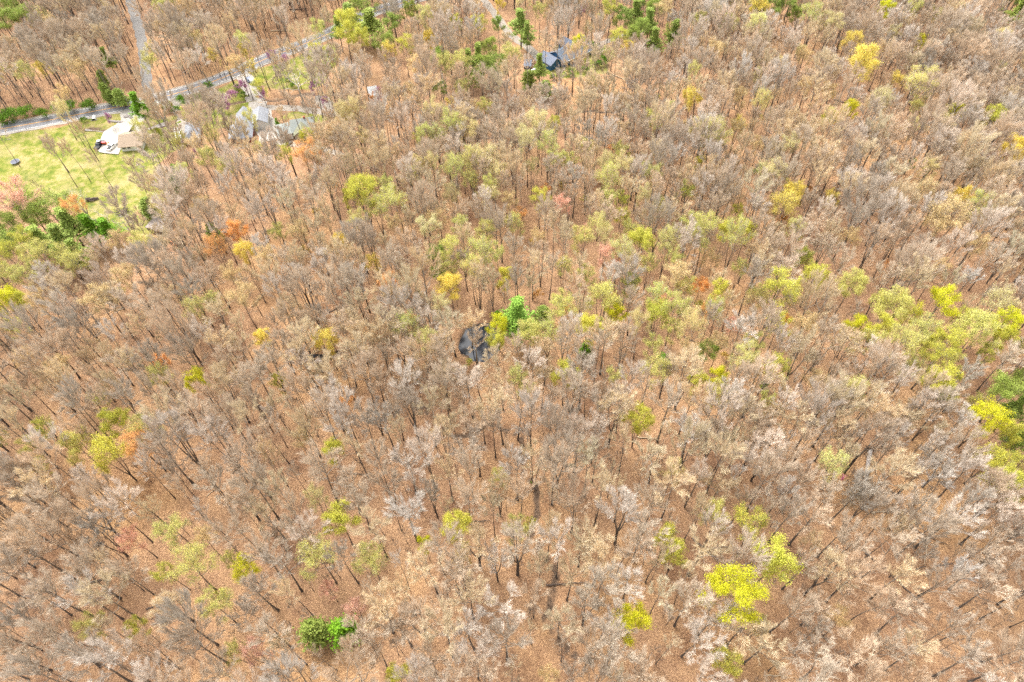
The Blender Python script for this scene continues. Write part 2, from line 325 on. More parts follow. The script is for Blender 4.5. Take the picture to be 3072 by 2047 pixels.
pxstrip('driveway', [(778,322),(820,323),(870,323),(930,331),(985,338),(1010,345)], (4.2, 4.2), M['gravel2'], 'branch drive curving right towards the gravel turning place')
pxstrip('path', [(830,428),(880,436),(930,442),(980,452),(1030,472)], (4.0, 2.6), M['gravel2'], 'pale path leaving the grey green roofed house to the right')
pxstrip('path', [(1425,-30),(1445,-8),(1475,28),(1500,60),(1530,105),(1560,125),(1595,145),(1612,172),(1632,190),(1650,200)], (3.4, 4.4), M['gravel2'], 'pale lane winding down to the blue house from the top edge')
pxstrip('path', [(1768,156),(1790,142),(1815,135),(1850,120),(1905,108)], (4.0, 2.2), M['gravel2'], 'tan dirt path leading right from the blue house')
def pad(name, pts, mat, lift, label):
    P = [flat(*p) for p in pts]; Vv = [(p[0], p[1], lift) for p in P]; Ff = [tuple(range(len(P)))]
    tag(link(name, mesh(name, Vv, Ff, mat)), label, None, None, 'structure')
pxstrip('driveway', [(388,328),(397,340),(403,350),(398,366),(385,382),(372,398)], (7.0, 13), M['gravel'], 'white gravel entrance of the parking yard beside the green pine', 0.07)
pad('parking_yard', [(385,350),(398,345),(412,352),(410,365),(400,376),(390,392),(375,408),(366,424),(362,449),(356,464),(330,462),(300,458),(292,450),(298,432),(305,410),(312,396),(338,380),(366,368)], M['gravel'], 0.14, 'white gravel parking yard on the lawn')
pad('turning_place', [(945,290),(965,286),(985,292),(1005,312),(1018,330),(1010,345),(985,348),(968,330),(948,312)], M['gravel2'], 0.15, 'pale gravel turning place right of the drives')
pad('parking_yard', [(770,395),(800,392),(842,395),(850,430),(840,445),(770,445),(758,430)], M['gravel2'], 0.16, 'tan gravel yard between the white roofed barn and grey green house')
strip('creek', resample(CR[3][0][:6], 2.5), 1.6, M['stone'], 0.16, label='stony dry creek bed beside the road lawn', cross=2, wig=0.3)
strip('creek_water', resample(CR[1][0][1:], 2.0), 1.5, M['water'], 0.12, label='short stretch of creek water in a leafy ravine', cross=2, wig=0.2)
# ------------------------------------------------------------------ tree meshes
def unit(v): return v/(np.linalg.norm(v)+1e-9)
def rnd(g): v = g.normal(size=3); return v/np.linalg.norm(v)
class TB:
    """collects tubes (woody) with a age value, blades (fine twigs) and leaves"""
    def __init__(s): s.V = []; s.F = []; s.A = []; s.TV = []; s.TF = []; s.TM = []
    def tube(s, P, r, k, bark_tone):
        base = len(s.V); n = len(P)
        for i in range(n):
            d = unit(P[min(i+1, n-1)]-P[max(i-1, 0)]); a = np.cross(d, (1.0, 0, 0) if abs(d[0]) < 0.8 else (0, 1.0, 0)); a = unit(a); b = np.cross(d, a)
            for j in range(k):
                t = 2*math.pi*j/k; s.V.append(P[i]+r[i]*(math.cos(t)*a+math.sin(t)*b)); s.A.append(bark_tone[i] if hasattr(bark_tone, '__len__') else bark_tone)
        for i in range(n-1):
            for j in range(k): s.F.append((base+i*k+j, base+i*k+(j+1) % k, base+(i+1)*k+(j+1) % k, base+(i+1)*k+j))
    def twtube(s, P, r):
        base = len(s.TV); n = len(P)
        for i in range(n):
            d = unit(P[min(i+1, n-1)]-P[max(i-1, 0)]); a = unit(np.cross(d, (1.0, 0, 0) if abs(d[0]) < 0.8 else (0, 1.0, 0))); b = np.cross(d, a)
            for j in range(3): t = 2.0944*j; s.TV.append(P[i]+r[i]*(math.cos(t)*a+math.sin(t)*b))
        for i in range(n-1):
            for j in range(3): s.TF.append((base+i*3+j, base+i*3+(j+1) % 3, base+(i+1)*3+(j+1) % 3, base+(i+1)*3+j)); s.TM.append(0)
    def blade(s, p, q, w, g):
        d = q-p; a = unit(np.cross(d, rnd(g)))*w/2; b = len(s.TV); s.TV += [p-a, p+a, q]; s.TF.append((b, b+1, b+2)); s.TM.append(0)
    def leaf(s, p, size, g, m=1):
        a = rnd(g); a[2] *= 0.6; a = unit(a); b_ = unit(np.cross(a, rnd(g))); b_ = b_*size*0.5*(0.6+0.6*g.random()); a = a*size*0.5*(0.7+0.6*g.random()); b = len(s.TV)
        s.TV += [p-a, p+b_, p+a, p-b_]; s.TF.append((b, b+1, b+2, b+3)); s.TM.append(m)
def bez(a, c, b, n): t = np.linspace(0, 1, n)[:, None]; return (1-t)**2*a+2*t*(1-t)*c+t*t*b

def broad(seed, h=20.0, D=9.0, bole=0.45, n1=8, n2=6, n3=5, n4=8, r0=0.26, tw=0.05, leaves=0, ls=0.3, spread=1.0, fork=False, low=0, puff=0.55, side=0.0, vase=0.0):
    g = np.random.default_rng(seed); T = TB(); lean = g.normal(size=2)*0.35
    c = np.array([lean[0]*1.6, lean[1]*1.6, h*(1+bole)/2]); a = D/2; b = h*(1-bole)/2
    ang = g.random()*6.28
    if side: c[:2] += side*np.array([math.cos(ang), math.sin(ang)])
    def env(p): q = (p-c)/np.array([a, a, b]); return np.linalg.norm(q)
    lump = [(rnd(g), 0.75+0.4*g.random()) for _ in range(7)]
    def lim(p):
        d = unit((p-c)/np.array([a, a, b])); w = [max(0, d@l[0])**3 for l in lump]; return 0.90+0.13*(sum(wi*l[1] for wi, l in zip(w, lump))/(sum(w)+0.3))
    base = np.array([0, 0, -0.5]); top = np.array([lean[0]*1.5, lean[1]*1.5, h*0.82])
    trunks = []
    if fork:
        nf = g.integers(2, 4); z0 = h*g.uniform(0.02, 0.3)
        if z0 > 1: T.tube(np.array([base, [lean[0]*.2, lean[1]*.2, z0]]), [r0*1.2, r0*1.05], 7, [1.05, 1.0])
        for k in range(nf):
            t = ang+6.28*k/nf; e = np.array([math.cos(t)*a*0.38, math.sin(t)*a*0.38, h*0.8]); p0 = np.array([lean[0]*.2, lean[1]*.2, z0 if z0 > 1 else -0.4])
            P = bez(p0, np.array([e[0]*0.75, e[1]*0.75, h*0.4]), e, 8); trunks.append(P); T.tube(P, np.linspace(r0*0.8, r0*0.18, 8), 6, np.linspace(0.95, 0.15, 8))
    else:
        wob = g.normal(size=2)*0.5; P = bez(base, np.array([wob[0], wob[1], h*0.45]), top, 9); P[0] = base; trunks.append(P)
        rr = np.linspace(r0, r0*0.16, 9); rr[0] = r0*1.5; T.tube(P, rr, 7, np.linspace(1.05, 0.10, 9))
    L1 = []
    for k in range(n1):
        P = trunks[k % len(trunks)]; f = (k+0.5)/n1; z = h*(bole*0.92+(0.80-bole*0.92)*f**0.9); i = np.interp(z, P[:, 2], np.arange(len(P))); i0 = int(i); q = P[i0]+(P[min(i0+1, len(P)-1)]-P[i0])*(i-i0)
        t = ang+k*2.4+g.normal()*0.25; el = -0.15+1.25*f+g.normal()*0.1
        if vase: el += vase*0.5
        d = np.array([math.cos(t)*math.cos(el)*a, math.sin(t)*math.cos(el)*a, math.sin(el)*b]); e = c+d*0.80*(0.85+0.3*g.random())
        ctl = q+(e-q)*0.45+np.array([(e-q)[0]*0.12, (e-q)[1]*0.12, -0.05*h*(1-f)]) + g.normal(size=3)*0.4
        Q_ = bez(q, ctl, e, 7); Q_[1:-1] += g.normal(size=(5, 3))*0.14; rb = r0*(0.42-0.2*f)*spread
        T.tube(Q_, np.linspace(rb, rb*0.22, 7), 5, np.linspace(0.40, 0.0, 7)); L1.append((Q_, rb))
    for k in range(low):   # dead side stubs low on the bole
        P = trunks[0]; z = h*g.uniform(0.15, bole); i = np.interp(z, P[:, 2], np.arange(len(P))); q = P[int(i)]; t = g.random()*6.28
        T.tube(np.array([q, q+np.array([math.cos(t), math.sin(t), 0.4])*g.uniform(0.8, 2)]), [0.05, 0.02], 3, 0.6)
    for P in trunks: L1.append((P[-4:], r0*0.35))
    foc = c-np.array([0, 0, b*0.9]); tips = []
    for Q_, rb in L1:
        n = len(Q_)
        for k in range(n2):
            u = 0.30+0.70*(k+g.random())/n2; i = min(u*(n-1), n-1.001); p = Q_[int(i)]+(Q_[int(i)+1]-Q_[int(i)])*(i-int(i))
            d = unit(0.9*unit(p-foc)+0.75*rnd(g)+0.35*unit(Q_[-1]-Q_[0])); L = (0.30+0.22*g.random())*(a+b)/2*(1.15-0.5*u); e = p+d*L
            if env(e) > lim(e): e = p+(e-p)*max(0.25, 1-(env(e)-lim(e))*1.4)
            W_ = bez(p, p+(e-p)*0.5+rnd(g)*0.25*L*0.5, e, 4); r2 = max(0.028, rb*0.36)
            T.tube(W_, np.linspace(r2, 0.018, 4), 3, 0.05*np.ones(4)); tips.append(e)
            for j in range(n3):
                v = 0.2+0.8*(j+g.random())/n3; i2 = min(v*3, 2.999); s0 = W_[int(i2)]+(W_[int(i2)+1]-W_[int(i2)])*(i2-int(i2))
                d3 = unit(1.1*unit(s0-foc)+0.7*rnd(g)+0.3*d); L3 = (0.8+1.0*g.random())*(0.6+D/22); e3 = s0+d3*L3
                if env(e3) > lim(e3)*1.03: e3 = s0+(e3-s0)*0.55
                mid = (s0+e3)/2+rnd(g)*0.12; T.twtube(np.array([s0, mid, e3]), [0.024, 0.017, 0.010]); tips.append(e3)
                for _ in range(n4):
                    w_ = g.random(); p4 = s0+(mid-s0)*w_*2 if w_ < 0.5 else mid+(e3-mid)*(w_*2-1)
                    d4 = unit(1.15*unit(p4-foc)+0.8*rnd(g)+0.35*d3); T.blade(p4, p4+d4*(0.45+0.75*g.random())*(0.75+D/36), tw*(0.6+0.8*g.random()), g)
    if leaves:
        per = max(1, int(leaves/len(tips)))
        dens = rnd(g)
        for e in tips:
            if g.random() < 0.10 or (e-c)@dens < -0.62*a and g.random() < 0.6: continue
            for _ in range(per): T.leaf(e+g.normal(size=3)*puff*np.array([1, 1, 0.6]), ls*(0.6+0.8*g.random()), g)
    return T
def pine(seed, h=20.0, D=6.5, bole=0.40, leaves=7800, cedar=False):
    g = np.random.default_rng(seed); T = TB(); lean = g.normal(size=2)*0.3
    P = bez(np.array([0, 0, -0.5]), np.array([g.normal()*.4, g.normal()*.4, h*.5]), np.array([lean[0], lean[1], h*0.97]), 9); T.tube(P, np.linspace(0.24, 0.04, 9), 6, np.linspace(1, 0.4, 9))
    nb = 64 if not cedar else 80; per = leaves//(nb*9)
    for k in range(nb):
        f = (k+g.random())/nb; z = h*(bole+(0.98-bole)*f); i = np.interp(z, P[:, 2], np.arange(9)); q = P[int(min(i, 8))].copy(); q[2] = z
        prof = (math.sin(min(1, (f+0.22)*1.35)*math.pi)**0.6 if not cedar else (1-f)**0.7+0.1); prof = max(prof, 0.12)*(0.62+0.6*g.random()); L = D/2*prof; t = k*2.4+g.normal()*.3
        e = q+np.array([math.cos(t)*L, math.sin(t)*L, L*(0.28 if not cedar else 0.75)]); T.tube(np.array([q, (q+e)/2+[0, 0, -0.1], e]), [0.05, 0.035, 0.015], 3, 0.4*np.ones(3))
        for j in range(9):
            u = 0.25+0.78*g.random(); c = q+(e-q)*u; s_ = g.normal(size=3)*np.array([0.45, 0.45, 0.16])*(0.5+0.18*L); 
            for _ in range(per+1): T.leaf(c+s_+g.normal(size=3)*np.array([0.28, 0.28, 0.14]), 0.34*(0.6+0.7*g.random()), g)
    return T
def shrubtree(seed, h=6.0, D=5.0, leaves=1800, ls=0.22):
    return broad(seed, h, D, 0.18, 6, 5, 4, 3, 0.08, 0.035, leaves, ls, 1.0, True, 0, 0.4)
PROTO = {}
def proto(key, T, barkm, leafm='leaf', shape=None):
    tr = mesh('trunk', T.V, T.F, M[barkm], True, None, T.A)
    cr = mesh('crown', T.TV, T.TF, [M['twig'], M[leafm]], False, T.TM) if T.TV else None
    PROTO.setdefault(key, []).append((tr, cr, T, barkm, leafm, shape))
BASE_H, BASE_D = 20.0, 9.0
for k in range(10):
    proto('bare', broad(100+k, 20, 7, [.52, .58, .48, .55, .62, .50, .56, .46, .60, .53][k], [8, 7, 9, 8, 7, 9, 8, 8, 7, 8][k], 5, 5, 22, fork=k in (2, 7), low=[0, 3, 0, 2, 4, 0, 2, 0, 3, 1][k], r0=[.20, .17, .22, .19, .16, .21, .18, .20, .17, .2][k], side=[0, .4, 0, .6, 0, 0, .5, 0, .6, 0][k], tw=0.034), 'bark', shape=(20, 7))
for k in range(3): proto('wide', broad(160+k, 20, 14, [.36, .30, .42][k], 11, 8, 6, 16, 0.32, 0.036, fork=k == 1, side=0.6), 'bark', shape=(20, 14))
for k in range(3): proto('slim', broad(180+k, 15, 4.2, .5, 5, 4, 4, 7, 0.12, 0.035, low=3), 'bark', shape=(15, 4.2))
for k in range(6): proto('leafy', broad(200+k, 20, 10, [.42, .5, .38, .46, .4, .52][k], 9, 6, 5, 4, 0.22, 0.036, 13500, 0.20, puff=0.5, fork=k in (1, 4), side=[0, .8, .5, 0, .9, .6][k]), 'bark', shape=(20, 10))
for k in range(4): proto('hazy', broad(230+k, 20, 10, [.42, .5, .38, .46][k], 9, 6, 5, 8, 0.22, 0.036, 8000, 0.165, puff=0.45, fork=k == 2, side=[0, .6, .4, 0][k]), 'bark', shape=(20, 10))
proto('grand', broad(260, 24, 17, .32, 13, 8, 7, 4, 0.38, 0.04, 26000, 0.235, puff=0.62, side=1.2), 'bark', shape=(24, 17))
for k in range(4): proto('white', broad(280+k, 20, 12, [.3, .4, .25, .35][k], 7, 4, 3, 2, 0.34, 0.05, fork=k in (0, 2), spread=1.5), 'white_bark', shape=(20, 12))
for k in range(4): proto('pine', pine(300+k), 'pine_bark', 'needle', shape=(20, 6.5))
for k in range(2): proto('cedar', pine(320+k, 9, 4.2, 0.06, 4200, True), 'pine_bark', 'needle', shape=(9, 4.2))
for k in range(3): proto('small', shrubtree(340+k), 'bark', shape=(6, 5))
for k in range(2): proto('bush', shrubtree(360+k, 2.6, 3.6, 2200, 0.2), 'bark', shape=(2.6, 3.6))

# ------------------------------------------------------------------ placing trees
ORD = ['first', 'second', 'third', 'fourth', 'fifth', 'sixth', 'seventh', 'eighth', 'ninth', 'tenth', 'eleventh', 'twelfth', 'thirteenth', 'fourteenth', 'fifteenth', 'sixteenth', 'seventeenth', 'eighteenth', 'nineteenth', 'twentieth']
ORD += ['twenty-'+o for o in ORD[:9]]+['thirtieth']+['thirty-'+o for o in ORD[:9]]
ROWS = [(260, 'near the top edge'), (560, 'level with the houses'), (860, 'above the pond'), (1180, 'level with the pond'), (1520, 'below the pond'), (1820, 'above the bottom edge'), (9999, 'on the bottom edge')]
COLS = [(350, 'far left'), (850, 'left'), (1350, 'left of middle'), (1850, 'right of middle'), (2450, 'right'), (9999, 'far right')]
def cell(px, py): return next(t for l, t in ROWS if py < l), next(t for l, t in COLS if px < l)
PLACED = []   # every individual tree: dict
USED = []     # x, y, radius
def put(key, x, y, h, D, tint, leaf, name, cat, group, adj, i=None, rz=None):
    L = PROTO[key]; i = rng.integers(len(L)) if i is None else i; tr, cr, T, bm, lm, (bh, bd) = L[i]
    z = float(th(x, y)); rz = rng.random()*6.28 if rz is None else rz
    r = empty(name, (x, y, z), rz); s = D/bd; sz = h/bh
    for nm, me, src in (('trunk', tr, None), ('crown', cr, None)):
        if me is None: continue
        o = link(nm, me, r); o.scale = (s, s, sz)
        if nm == 'crown': o['tint'] = [float(v) for v in tint]; o['leaf'] = [float(v) for v in leaf]
    cpx, cpy, dep = project(x, y, z+h*0.7)
    PLACED.append(dict(o=r, name=name, cat=cat, group=group, adj=adj, px=cpx, py=cpy, D=D, h=h)); return r
def at_crown(px, py, wpx, lo=9, hi=26, k=1.25, c0=8.5, hh=None):
    """crown centre and width in photo pixels -> base point, height, crown diameter (metres)"""
    h = 18.0
    for _ in range(6):
        p = flat(px, py, h*0.70+float(th(*flat(px, py, h*0.7)))); d = project(p[0], p[1], h*0.7)[2]; D = wpx*d/F; h = hh or min(hi, max(lo, c0+k*D))
    return p[0], p[1], h, D
def jit(c, s=0.10): f = 1+rng.normal()*s*0.6; w = rng.normal()*s*0.25; return (max(0.01, c[0]*f*(1+w)), max(0.01, c[1]*f), max(0.01, c[2]*f*(1-w)))
LC = {'Y': (0.58, 0.55, 0.09), 'B': (0.64, 0.61, 0.03), 'P': (0.57, 0.53, 0.16), 'Q': (0.42, 0.42, 0.08), 'G': (0.74, 0.60, 0.13), 'O': (0.82, 0.43, 0.16), 'R': (0.80, 0.46, 0.34), 'T': (0.68, 0.51, 0.26), 'K': (0.50, 0.24, 0.42), 'N': (0.22, 0.36, 0.03)}
ADJ = {'Y': 'yellow green leafing', 'B': 'brilliant yellow', 'P': 'pale yellow green budding', 'Q': 'soft green leafing', 'G': 'golden yellow flowering', 'O': 'orange budding', 'R': 'salmon red budding', 'T': 'pale gold budding', 'K': 'pink flowering', 'N': 'fresh green leafing'}
TT = {'Y': (0.34, 0.34, 0.14), 'B': (0.30, 0.30, 0.10), 'P': (0.40, 0.38, 0.22), 'Q': (0.30, 0.31, 0.18), 'G': (0.45, 0.34, 0.15), 'O': (0.45, 0.28, 0.16), 'R': (0.45, 0.28, 0.22), 'T': (0.45, 0.36, 0.24), 'K': (0.36, 0.27, 0.27), 'N': (0.2, 0.24, 0.1)}
# crown centre x, y, width measured on a 2353 px wide view of the photograph, colour class, fullness (2 full, 1 hazy)
TREES = """
15 690 62 B2;45 700 45 Y2;1700 1372 135 B3;1452 1437 82 B2;2312 1122 84 Y2;2275 1058 68 Y2;2265 966 78 B2;2322 1005 52 Y2;1958 762 54 B2;2022 752 58 Y2
2302 746 66 B2;2300 783 50 Y2;2178 790 72 Y2;1415 728 50 B2;455 874 50 B2;728 131 40 B2;255 1046 80 Y2;1665 537 42 Y2;1714 541 46 Y2;1470 562 66 Y2
1240 460 50 Y1;1156 640 42 Y2;1146 752 46 B2;1140 786 44 Y2;1646 872 46 B2;1603 876 46 Y2;1297 872 62 Y2;1870 640 58 Y2;1655 676 46 Y2;565 1310 58 B2
783 1202 76 Y2;1050 1216 72 Y2;978 1255 36 B2;1530 1240 56 Y2;1550 1280 60 Y2;1728 1222 82 Y1;1775 1292 104 Y2;1466 970 68 Y2;790 62 66 Y2;822 90 50 Y2
768 1040 52 Y2;270 976 64 Y2;190 1030 70 P2;340 985 76 P1;108 986 52 Y1;78 1030 52 P1;2160 706 74 B2;2040 708 84 P2;2062 782 92 P1;2240 762 84 P2
2145 828 70 Y1;1952 255 34 B2;1903 277 36 Y2;2190 270 44 Y2;2280 277 52 Y2;2115 104 30 B2;2032 32 40 B2;1744 389 22 N2;2094 380 18 N2;1606 385 30 Y2
1838 600 42 Q2;1950 660 66 P2;1792 668 92 Y1;1510 724 58 Y2;1384 688 78 P2;1346 762 66 Y2;1548 764 52 P1;1214 772 62 P2;1490 864 72 P1;1412 872 50 P1
1784 850 70 Y1;1790 750 60 Y1;2156 886 76 Y2;1990 152 74 G2;1945 100 48 G1;2326 354 62 G2;1820 448 50 G2;1798 478 70 G1;2212 461 44 G2;1590 231 46 G2
1694 290 36 G1;1906 470 38 G1;1742 20 42 G2;752 790 58 G2;610 785 42 G2;1036 668 62 G2;785 560 36 G2;835 446 74 Y2;868 480 58 P1;655 370 42 Y1
708 320 34 Y2;1846 136 36 T1;2180 500 96 T1;2150 520 60 T1;545 540 52 O2;565 584 46 G2;498 571 58 O1;700 366 66 O1;364 820 36 O2;896 654 52 O2
858 612 44 G1;796 914 44 O1;325 1020 84 O1;370 1385 28 O2;752 1350 44 R1;812 1390 56 R1;1066 1304 42 G1;1330 396 26 O2;1612 640 44 O2;1385 592 58 R1
1436 598 30 O1;1690 734 42 R1;1806 736 26 O2;2046 612 34 O1;1410 746 30 R1;40 462 92 R1;186 486 52 O1;312 1240 60 R1;586 1500 66 R1;1268 296 34 Y1
440 1305 96 P1;395 1320 50 Y1;740 1290 92 P1;855 1300 80 P1;400 1215 76 P1;500 1395 80 P1;545 1500 56 P1;210 1440 66 P1;318 1445 50 Y1;515 1372 30 Y1
1185 1220 64 P1;1218 1208 28 Y2;1145 1100 40 P1;1215 905 46 P1;920 1555 58 Y2;1670 1530 70 Y1;1250 1560 50 T1;1650 1500 44 P1;1930 1430 60 T1;1740 1440 50 P1
640 880 40 Y1;370 870 60 P1;232 920 46 P1;96 1075 36 Y1;700 1010 50 T1;530 1290 40 P1;1430 505 42 Y1;1430 470 34 Y1;1575 455 46 Q1;1305 378 42 P1
1240 550 40 T1;1180 520 50 P1;1080 420 46 P1;1340 560 60 P1;1110 545 50 P1;1170 465 40 T1;1515 480 44 P1;1690 490 30 Y1;1560 640 70 T1;1575 665 50 P1
1010 520 50 T1;1030 620 46 P1;1295 620 50 P1;1450 660 50 Q1;1290 700 56 P1;1345 640 50 P1;1500 800 50 P1;1580 820 50 T1;1650 800 50 T1;1725 700 46 T1
1720 800 56 P1;1860 760 60 T1;1700 620 40 P1;1870 880 60 T1;1960 560 50 T1;2090 850 60 P1;2110 760 70 P1;2150 630 46 T1;2240 565 50 T1;2120 445 60 T1
1690 300 40 T1;1740 340 36 T1;1770 480 40 T1;1855 610 40 P1;1640 600 46 T1;1900 215 40 T1;2060 190 34 G1;2100 250 40 P1;1840 210 40 T1;1700 230 44 T1
815 445 50 Y2;860 420 44 T1;905 520 44 T1;480 370 50 P1;520 400 44 P1;420 330 40 P1;600 350 36 P1;470 1240 50 T1;990 90 30 G1;1020 150 46 P1
1055 60 34 Y1;1070 150 50 P1;1100 60 40 Y1;1180 130 50 P1;930 110 44 Y1;900 120 36 G1;985 95 26 G2;950 160 50 T1;1060 210 40 P1;1115 250 44 P1
1095 260 40 T1;1035 248 30 G1;940 215 40 T1;1350 70 26 T1;1410 95 44 Y1;1440 115 30 G1;1400 30 50 Y1;1540 75 30 Q1;1330 108 34 B2;1600 55 40 P1
1260 20 34 T1;1240 30 34 P1;1520 30 44 T1;1640 120 46 T1;1150 15 24 G2;550 160 44 T1;570 125 32 G1;490 132 28 G1;105 170 34 G1;150 222 36 T1
430 20 26 T1;125 60 40 T1;60 170 46 P1;190 165 44 T1;350 150 40 P1;600 205 36 Y1;580 160 30 G1;20 585 56 Y1;60 560 60 Y1;100 590 70 P1
150 590 56 P1;180 620 60 P1;60 640 60 P1;10 640 56 P1;230 700 80 T1;40 760 50 P1;95 700 60 T1;10 1010 40 P1;150 850 60 T1;60 840 50 T1
855 225 20 O1;1405 335 20 O1;1290 487 46 R1;1195 480 40 O1;1345 525 40 R1;1255 430 30 O1;1520 690 30 O1;1540 680 36 R1;1630 700 40 O1;1580 300 36 T1
2010 700 44 Y1;2090 730 50 Y1;1990 780 50 P1;2200 740 46 Y1;2115 800 50 Y1;2185 830 50 P1;2260 820 44 Y1;2340 800 40 P1;1750 690 50 P1;1815 690 46 P1
1605 545 30 P1;1490 610 50 P1;1450 530 40 P1;1420 560 36 T1;1545 540 40 P1;2240 930 44 P1;2320 1060 50 Y1;2295 1090 50 P1;2350 1150 40 Y1;1380 760 44 P1
300 640 60 T1;700 540 50 T1;640 540 40 P1;530 640 50 T1;610 600 50 T1;470 480 50 T1;560 690 70 T1;490 700 50 P1;340 560 60 P1;280 560 56 T1
"""
SHORTS = []
for line in TREES.strip().split('\n'):
    for it in line.split(';'):
        x, y, w, c = it.split(); px, py, wp = float(x)*1.3056, float(y)*1.3056, float(w)*1.3056; cl, full = c[0], int(c[1])
        bx, by, h, D = at_crown(px, py, wp*1.04)
        if cl in 'ORN' and w and D < 6: h = min(h, 11)
        key = 'leafy' if full == 2 else ('grand' if full == 3 else 'hazy')
        put(key, bx, by, h, D, jit(TT[cl]), jit(LC[cl], 0.08), 'leafing_tree', 'tree', 'trees with fresh spring leaves or flowers', ADJ[cl])
        USED.append((bx, by, D*0.42))
# evergreens, redbuds, white sycamores, pale bare crowns
EV = """
317 237 40 F 17;1190 716 66 S 20;1192 745 50 S 14;1002 592 38 D 17;1012 630 32 D 12;1246 717 30 D 7;1145 722 14 F 4;722 1443 52 D 9;790 1447 48 F 9;2315 905 72 D 19;2342 935 44 D 17;2348 1000 40 D 16;2335 880 36 D 16;2180 895 20 D 8
1622 810 46 D 13;1345 796 24 F 5;1527 822 26 F 4;1760 878 14 D 5;118 478 70 D 17;62 512 66 D 17;150 508 60 D 17;95 548 60 D 17;200 518 50 F 14;245 522 44 F 12;28 560 50 D 17;140 545 56 D 18;175 575 44 D 16;10 520 50 D 17;60 470 50 D 17
338 470 32 D 9;487 530 24 D 9;405 395 24 D 11;400 420 22 D 10;636 278 8 F 4;880 100 44 D 17;848 48 60 D 18;800 35 50 D 18;830 20 50 D 18;900 60 40 D 17;940 30 34 D 17;775 62 30 D 17;246 130 26 D 15;10 52 50 D 18;58 40 44 D 18;30 20 40 D 18;232 175 18 D 8;250 218 18 D 7;275 217 26 D 8;240 205 20 D 9
1145 64 26 D 16;1196 50 44 D 18;1212 76 28 D 17;1010 135 34 D 16;1120 118 38 D 18;1140 150 40 D 18;1098 128 36 D 18;1075 140 34 D 17;1128 168 34 D 17;1105 155 34 D 18;1085 190 30 D 14;1240 150 30 D 17;1218 178 28 D 10;1010 205 28 D 12;1255 200 26 D 8
1430 46 34 D 17;1462 28 40 D 18;1490 48 38 D 18;1470 72 36 D 18;1505 24 34 D 18;1450 88 32 D 17;1550 72 38 D 17;1505 90 34 D 17;1480 8 36 D 18;1770 8 44 D 19;1800 22 44 D 19;1748 -4 40 D 19;2340 22 40 D 18;1826 40 26 D 15;2325 5 36 D 18
"""
NC = {'F': (0.17, 0.34, 0.02), 'S': (0.28, 0.46, 0.07), 'D': (0.29, 0.36, 0.075)}
NA = {'F': 'bright green', 'S': 'tall bright spring green', 'D': 'dark green'}
for line in EV.strip().split('\n'):
    for it in line.split(';'):
        x, y, w, c, hh = it.split(); px, py, wp = float(x)*1.3056, float(y)*1.3056, float(w)*1.3056; hh = float(hh)
        bx, by, h, D = at_crown(px, py, wp*1.28, hh=hh); bx_ = hh < 11
        soft_ = (not bx_) and c == 'D' and len(PLACED) % 5 > 1
        r = put('cedar' if bx_ else ('leafy' if soft_ else 'pine'), bx, by, h, D, (0.1, 0.08, 0.05), jit(NC[c], 0.12), 'evergreen_tree', 'tree', 'evergreen trees among the bare woods', NA[c]+(' bushy evergreen' if bx_ else ' evergreen'))
        if not bx_:
            pass
        USED.append((bx, by, D*0.42))
for x, y, w in [(514, 232, 22), (530, 216, 24), (521, 242, 20), (560, 203, 22), (603, 216, 22), (622, 125, 20), (655, 135, 18), (872, 215, 20), (718, 200, 18), (412, 330, 16), (745, 232, 14), (910, 50, 16), (1340, 22, 14), (452, 352, 14), (250, 272, 14)]:
    bx, by, h, D = at_crown(x*1.3056, y*1.3056, w*1.3056*1.1, hh=6.5)
    put('small', bx, by, 6.5, D, (0.36, 0.24, 0.26), jit((0.48, 0.22, 0.38), 0.1), 'redbud_tree', 'tree', 'pink flowering redbuds', 'pink flowering redbud'); USED.append((bx, by, 2.0))
for x, y, w, hh in [(358, 236, 84, 17), (684, 190, 92, 15), (806, 165, 84, 17), (290, 510, 60, 14), (176, 455, 62, 15), (2012, 905, 84, 19), (2226, 433, 44, 17), (235, 495, 60, 16), (860, 215, 30, 13), (1000, 60, 50, 20), (1040, 85, 44, 18), (1015, 185, 34, 18), (1070, 255, 26, 16), (60, 130, 30, 16), (975, 675, 60, 18), (722, 250, 44, 16), (2220, 450, 40, 18), (910, 590, 60, 18), (505, 430, 40, 16), (1093, 790, 58, 13), (650, 620, 50, 16), (690, 330, 36, 14), (1390, 860, 50, 16), (1550, 1215, 54, 17), (175, 1350, 44, 9), (1360, 460, 36, 16)]:
    bx, by, h, D = at_crown(x*1.3056, y*1.3056, w*1.3056, hh=hh)
    put('white', bx, by, hh, D, jit((0.60, 0.54, 0.44)), (0.5, 0.5, 0.3), 'sycamore_tree', 'tree', 'white barked sycamores', 'white barked'); USED.append((bx, by, D*0.36))
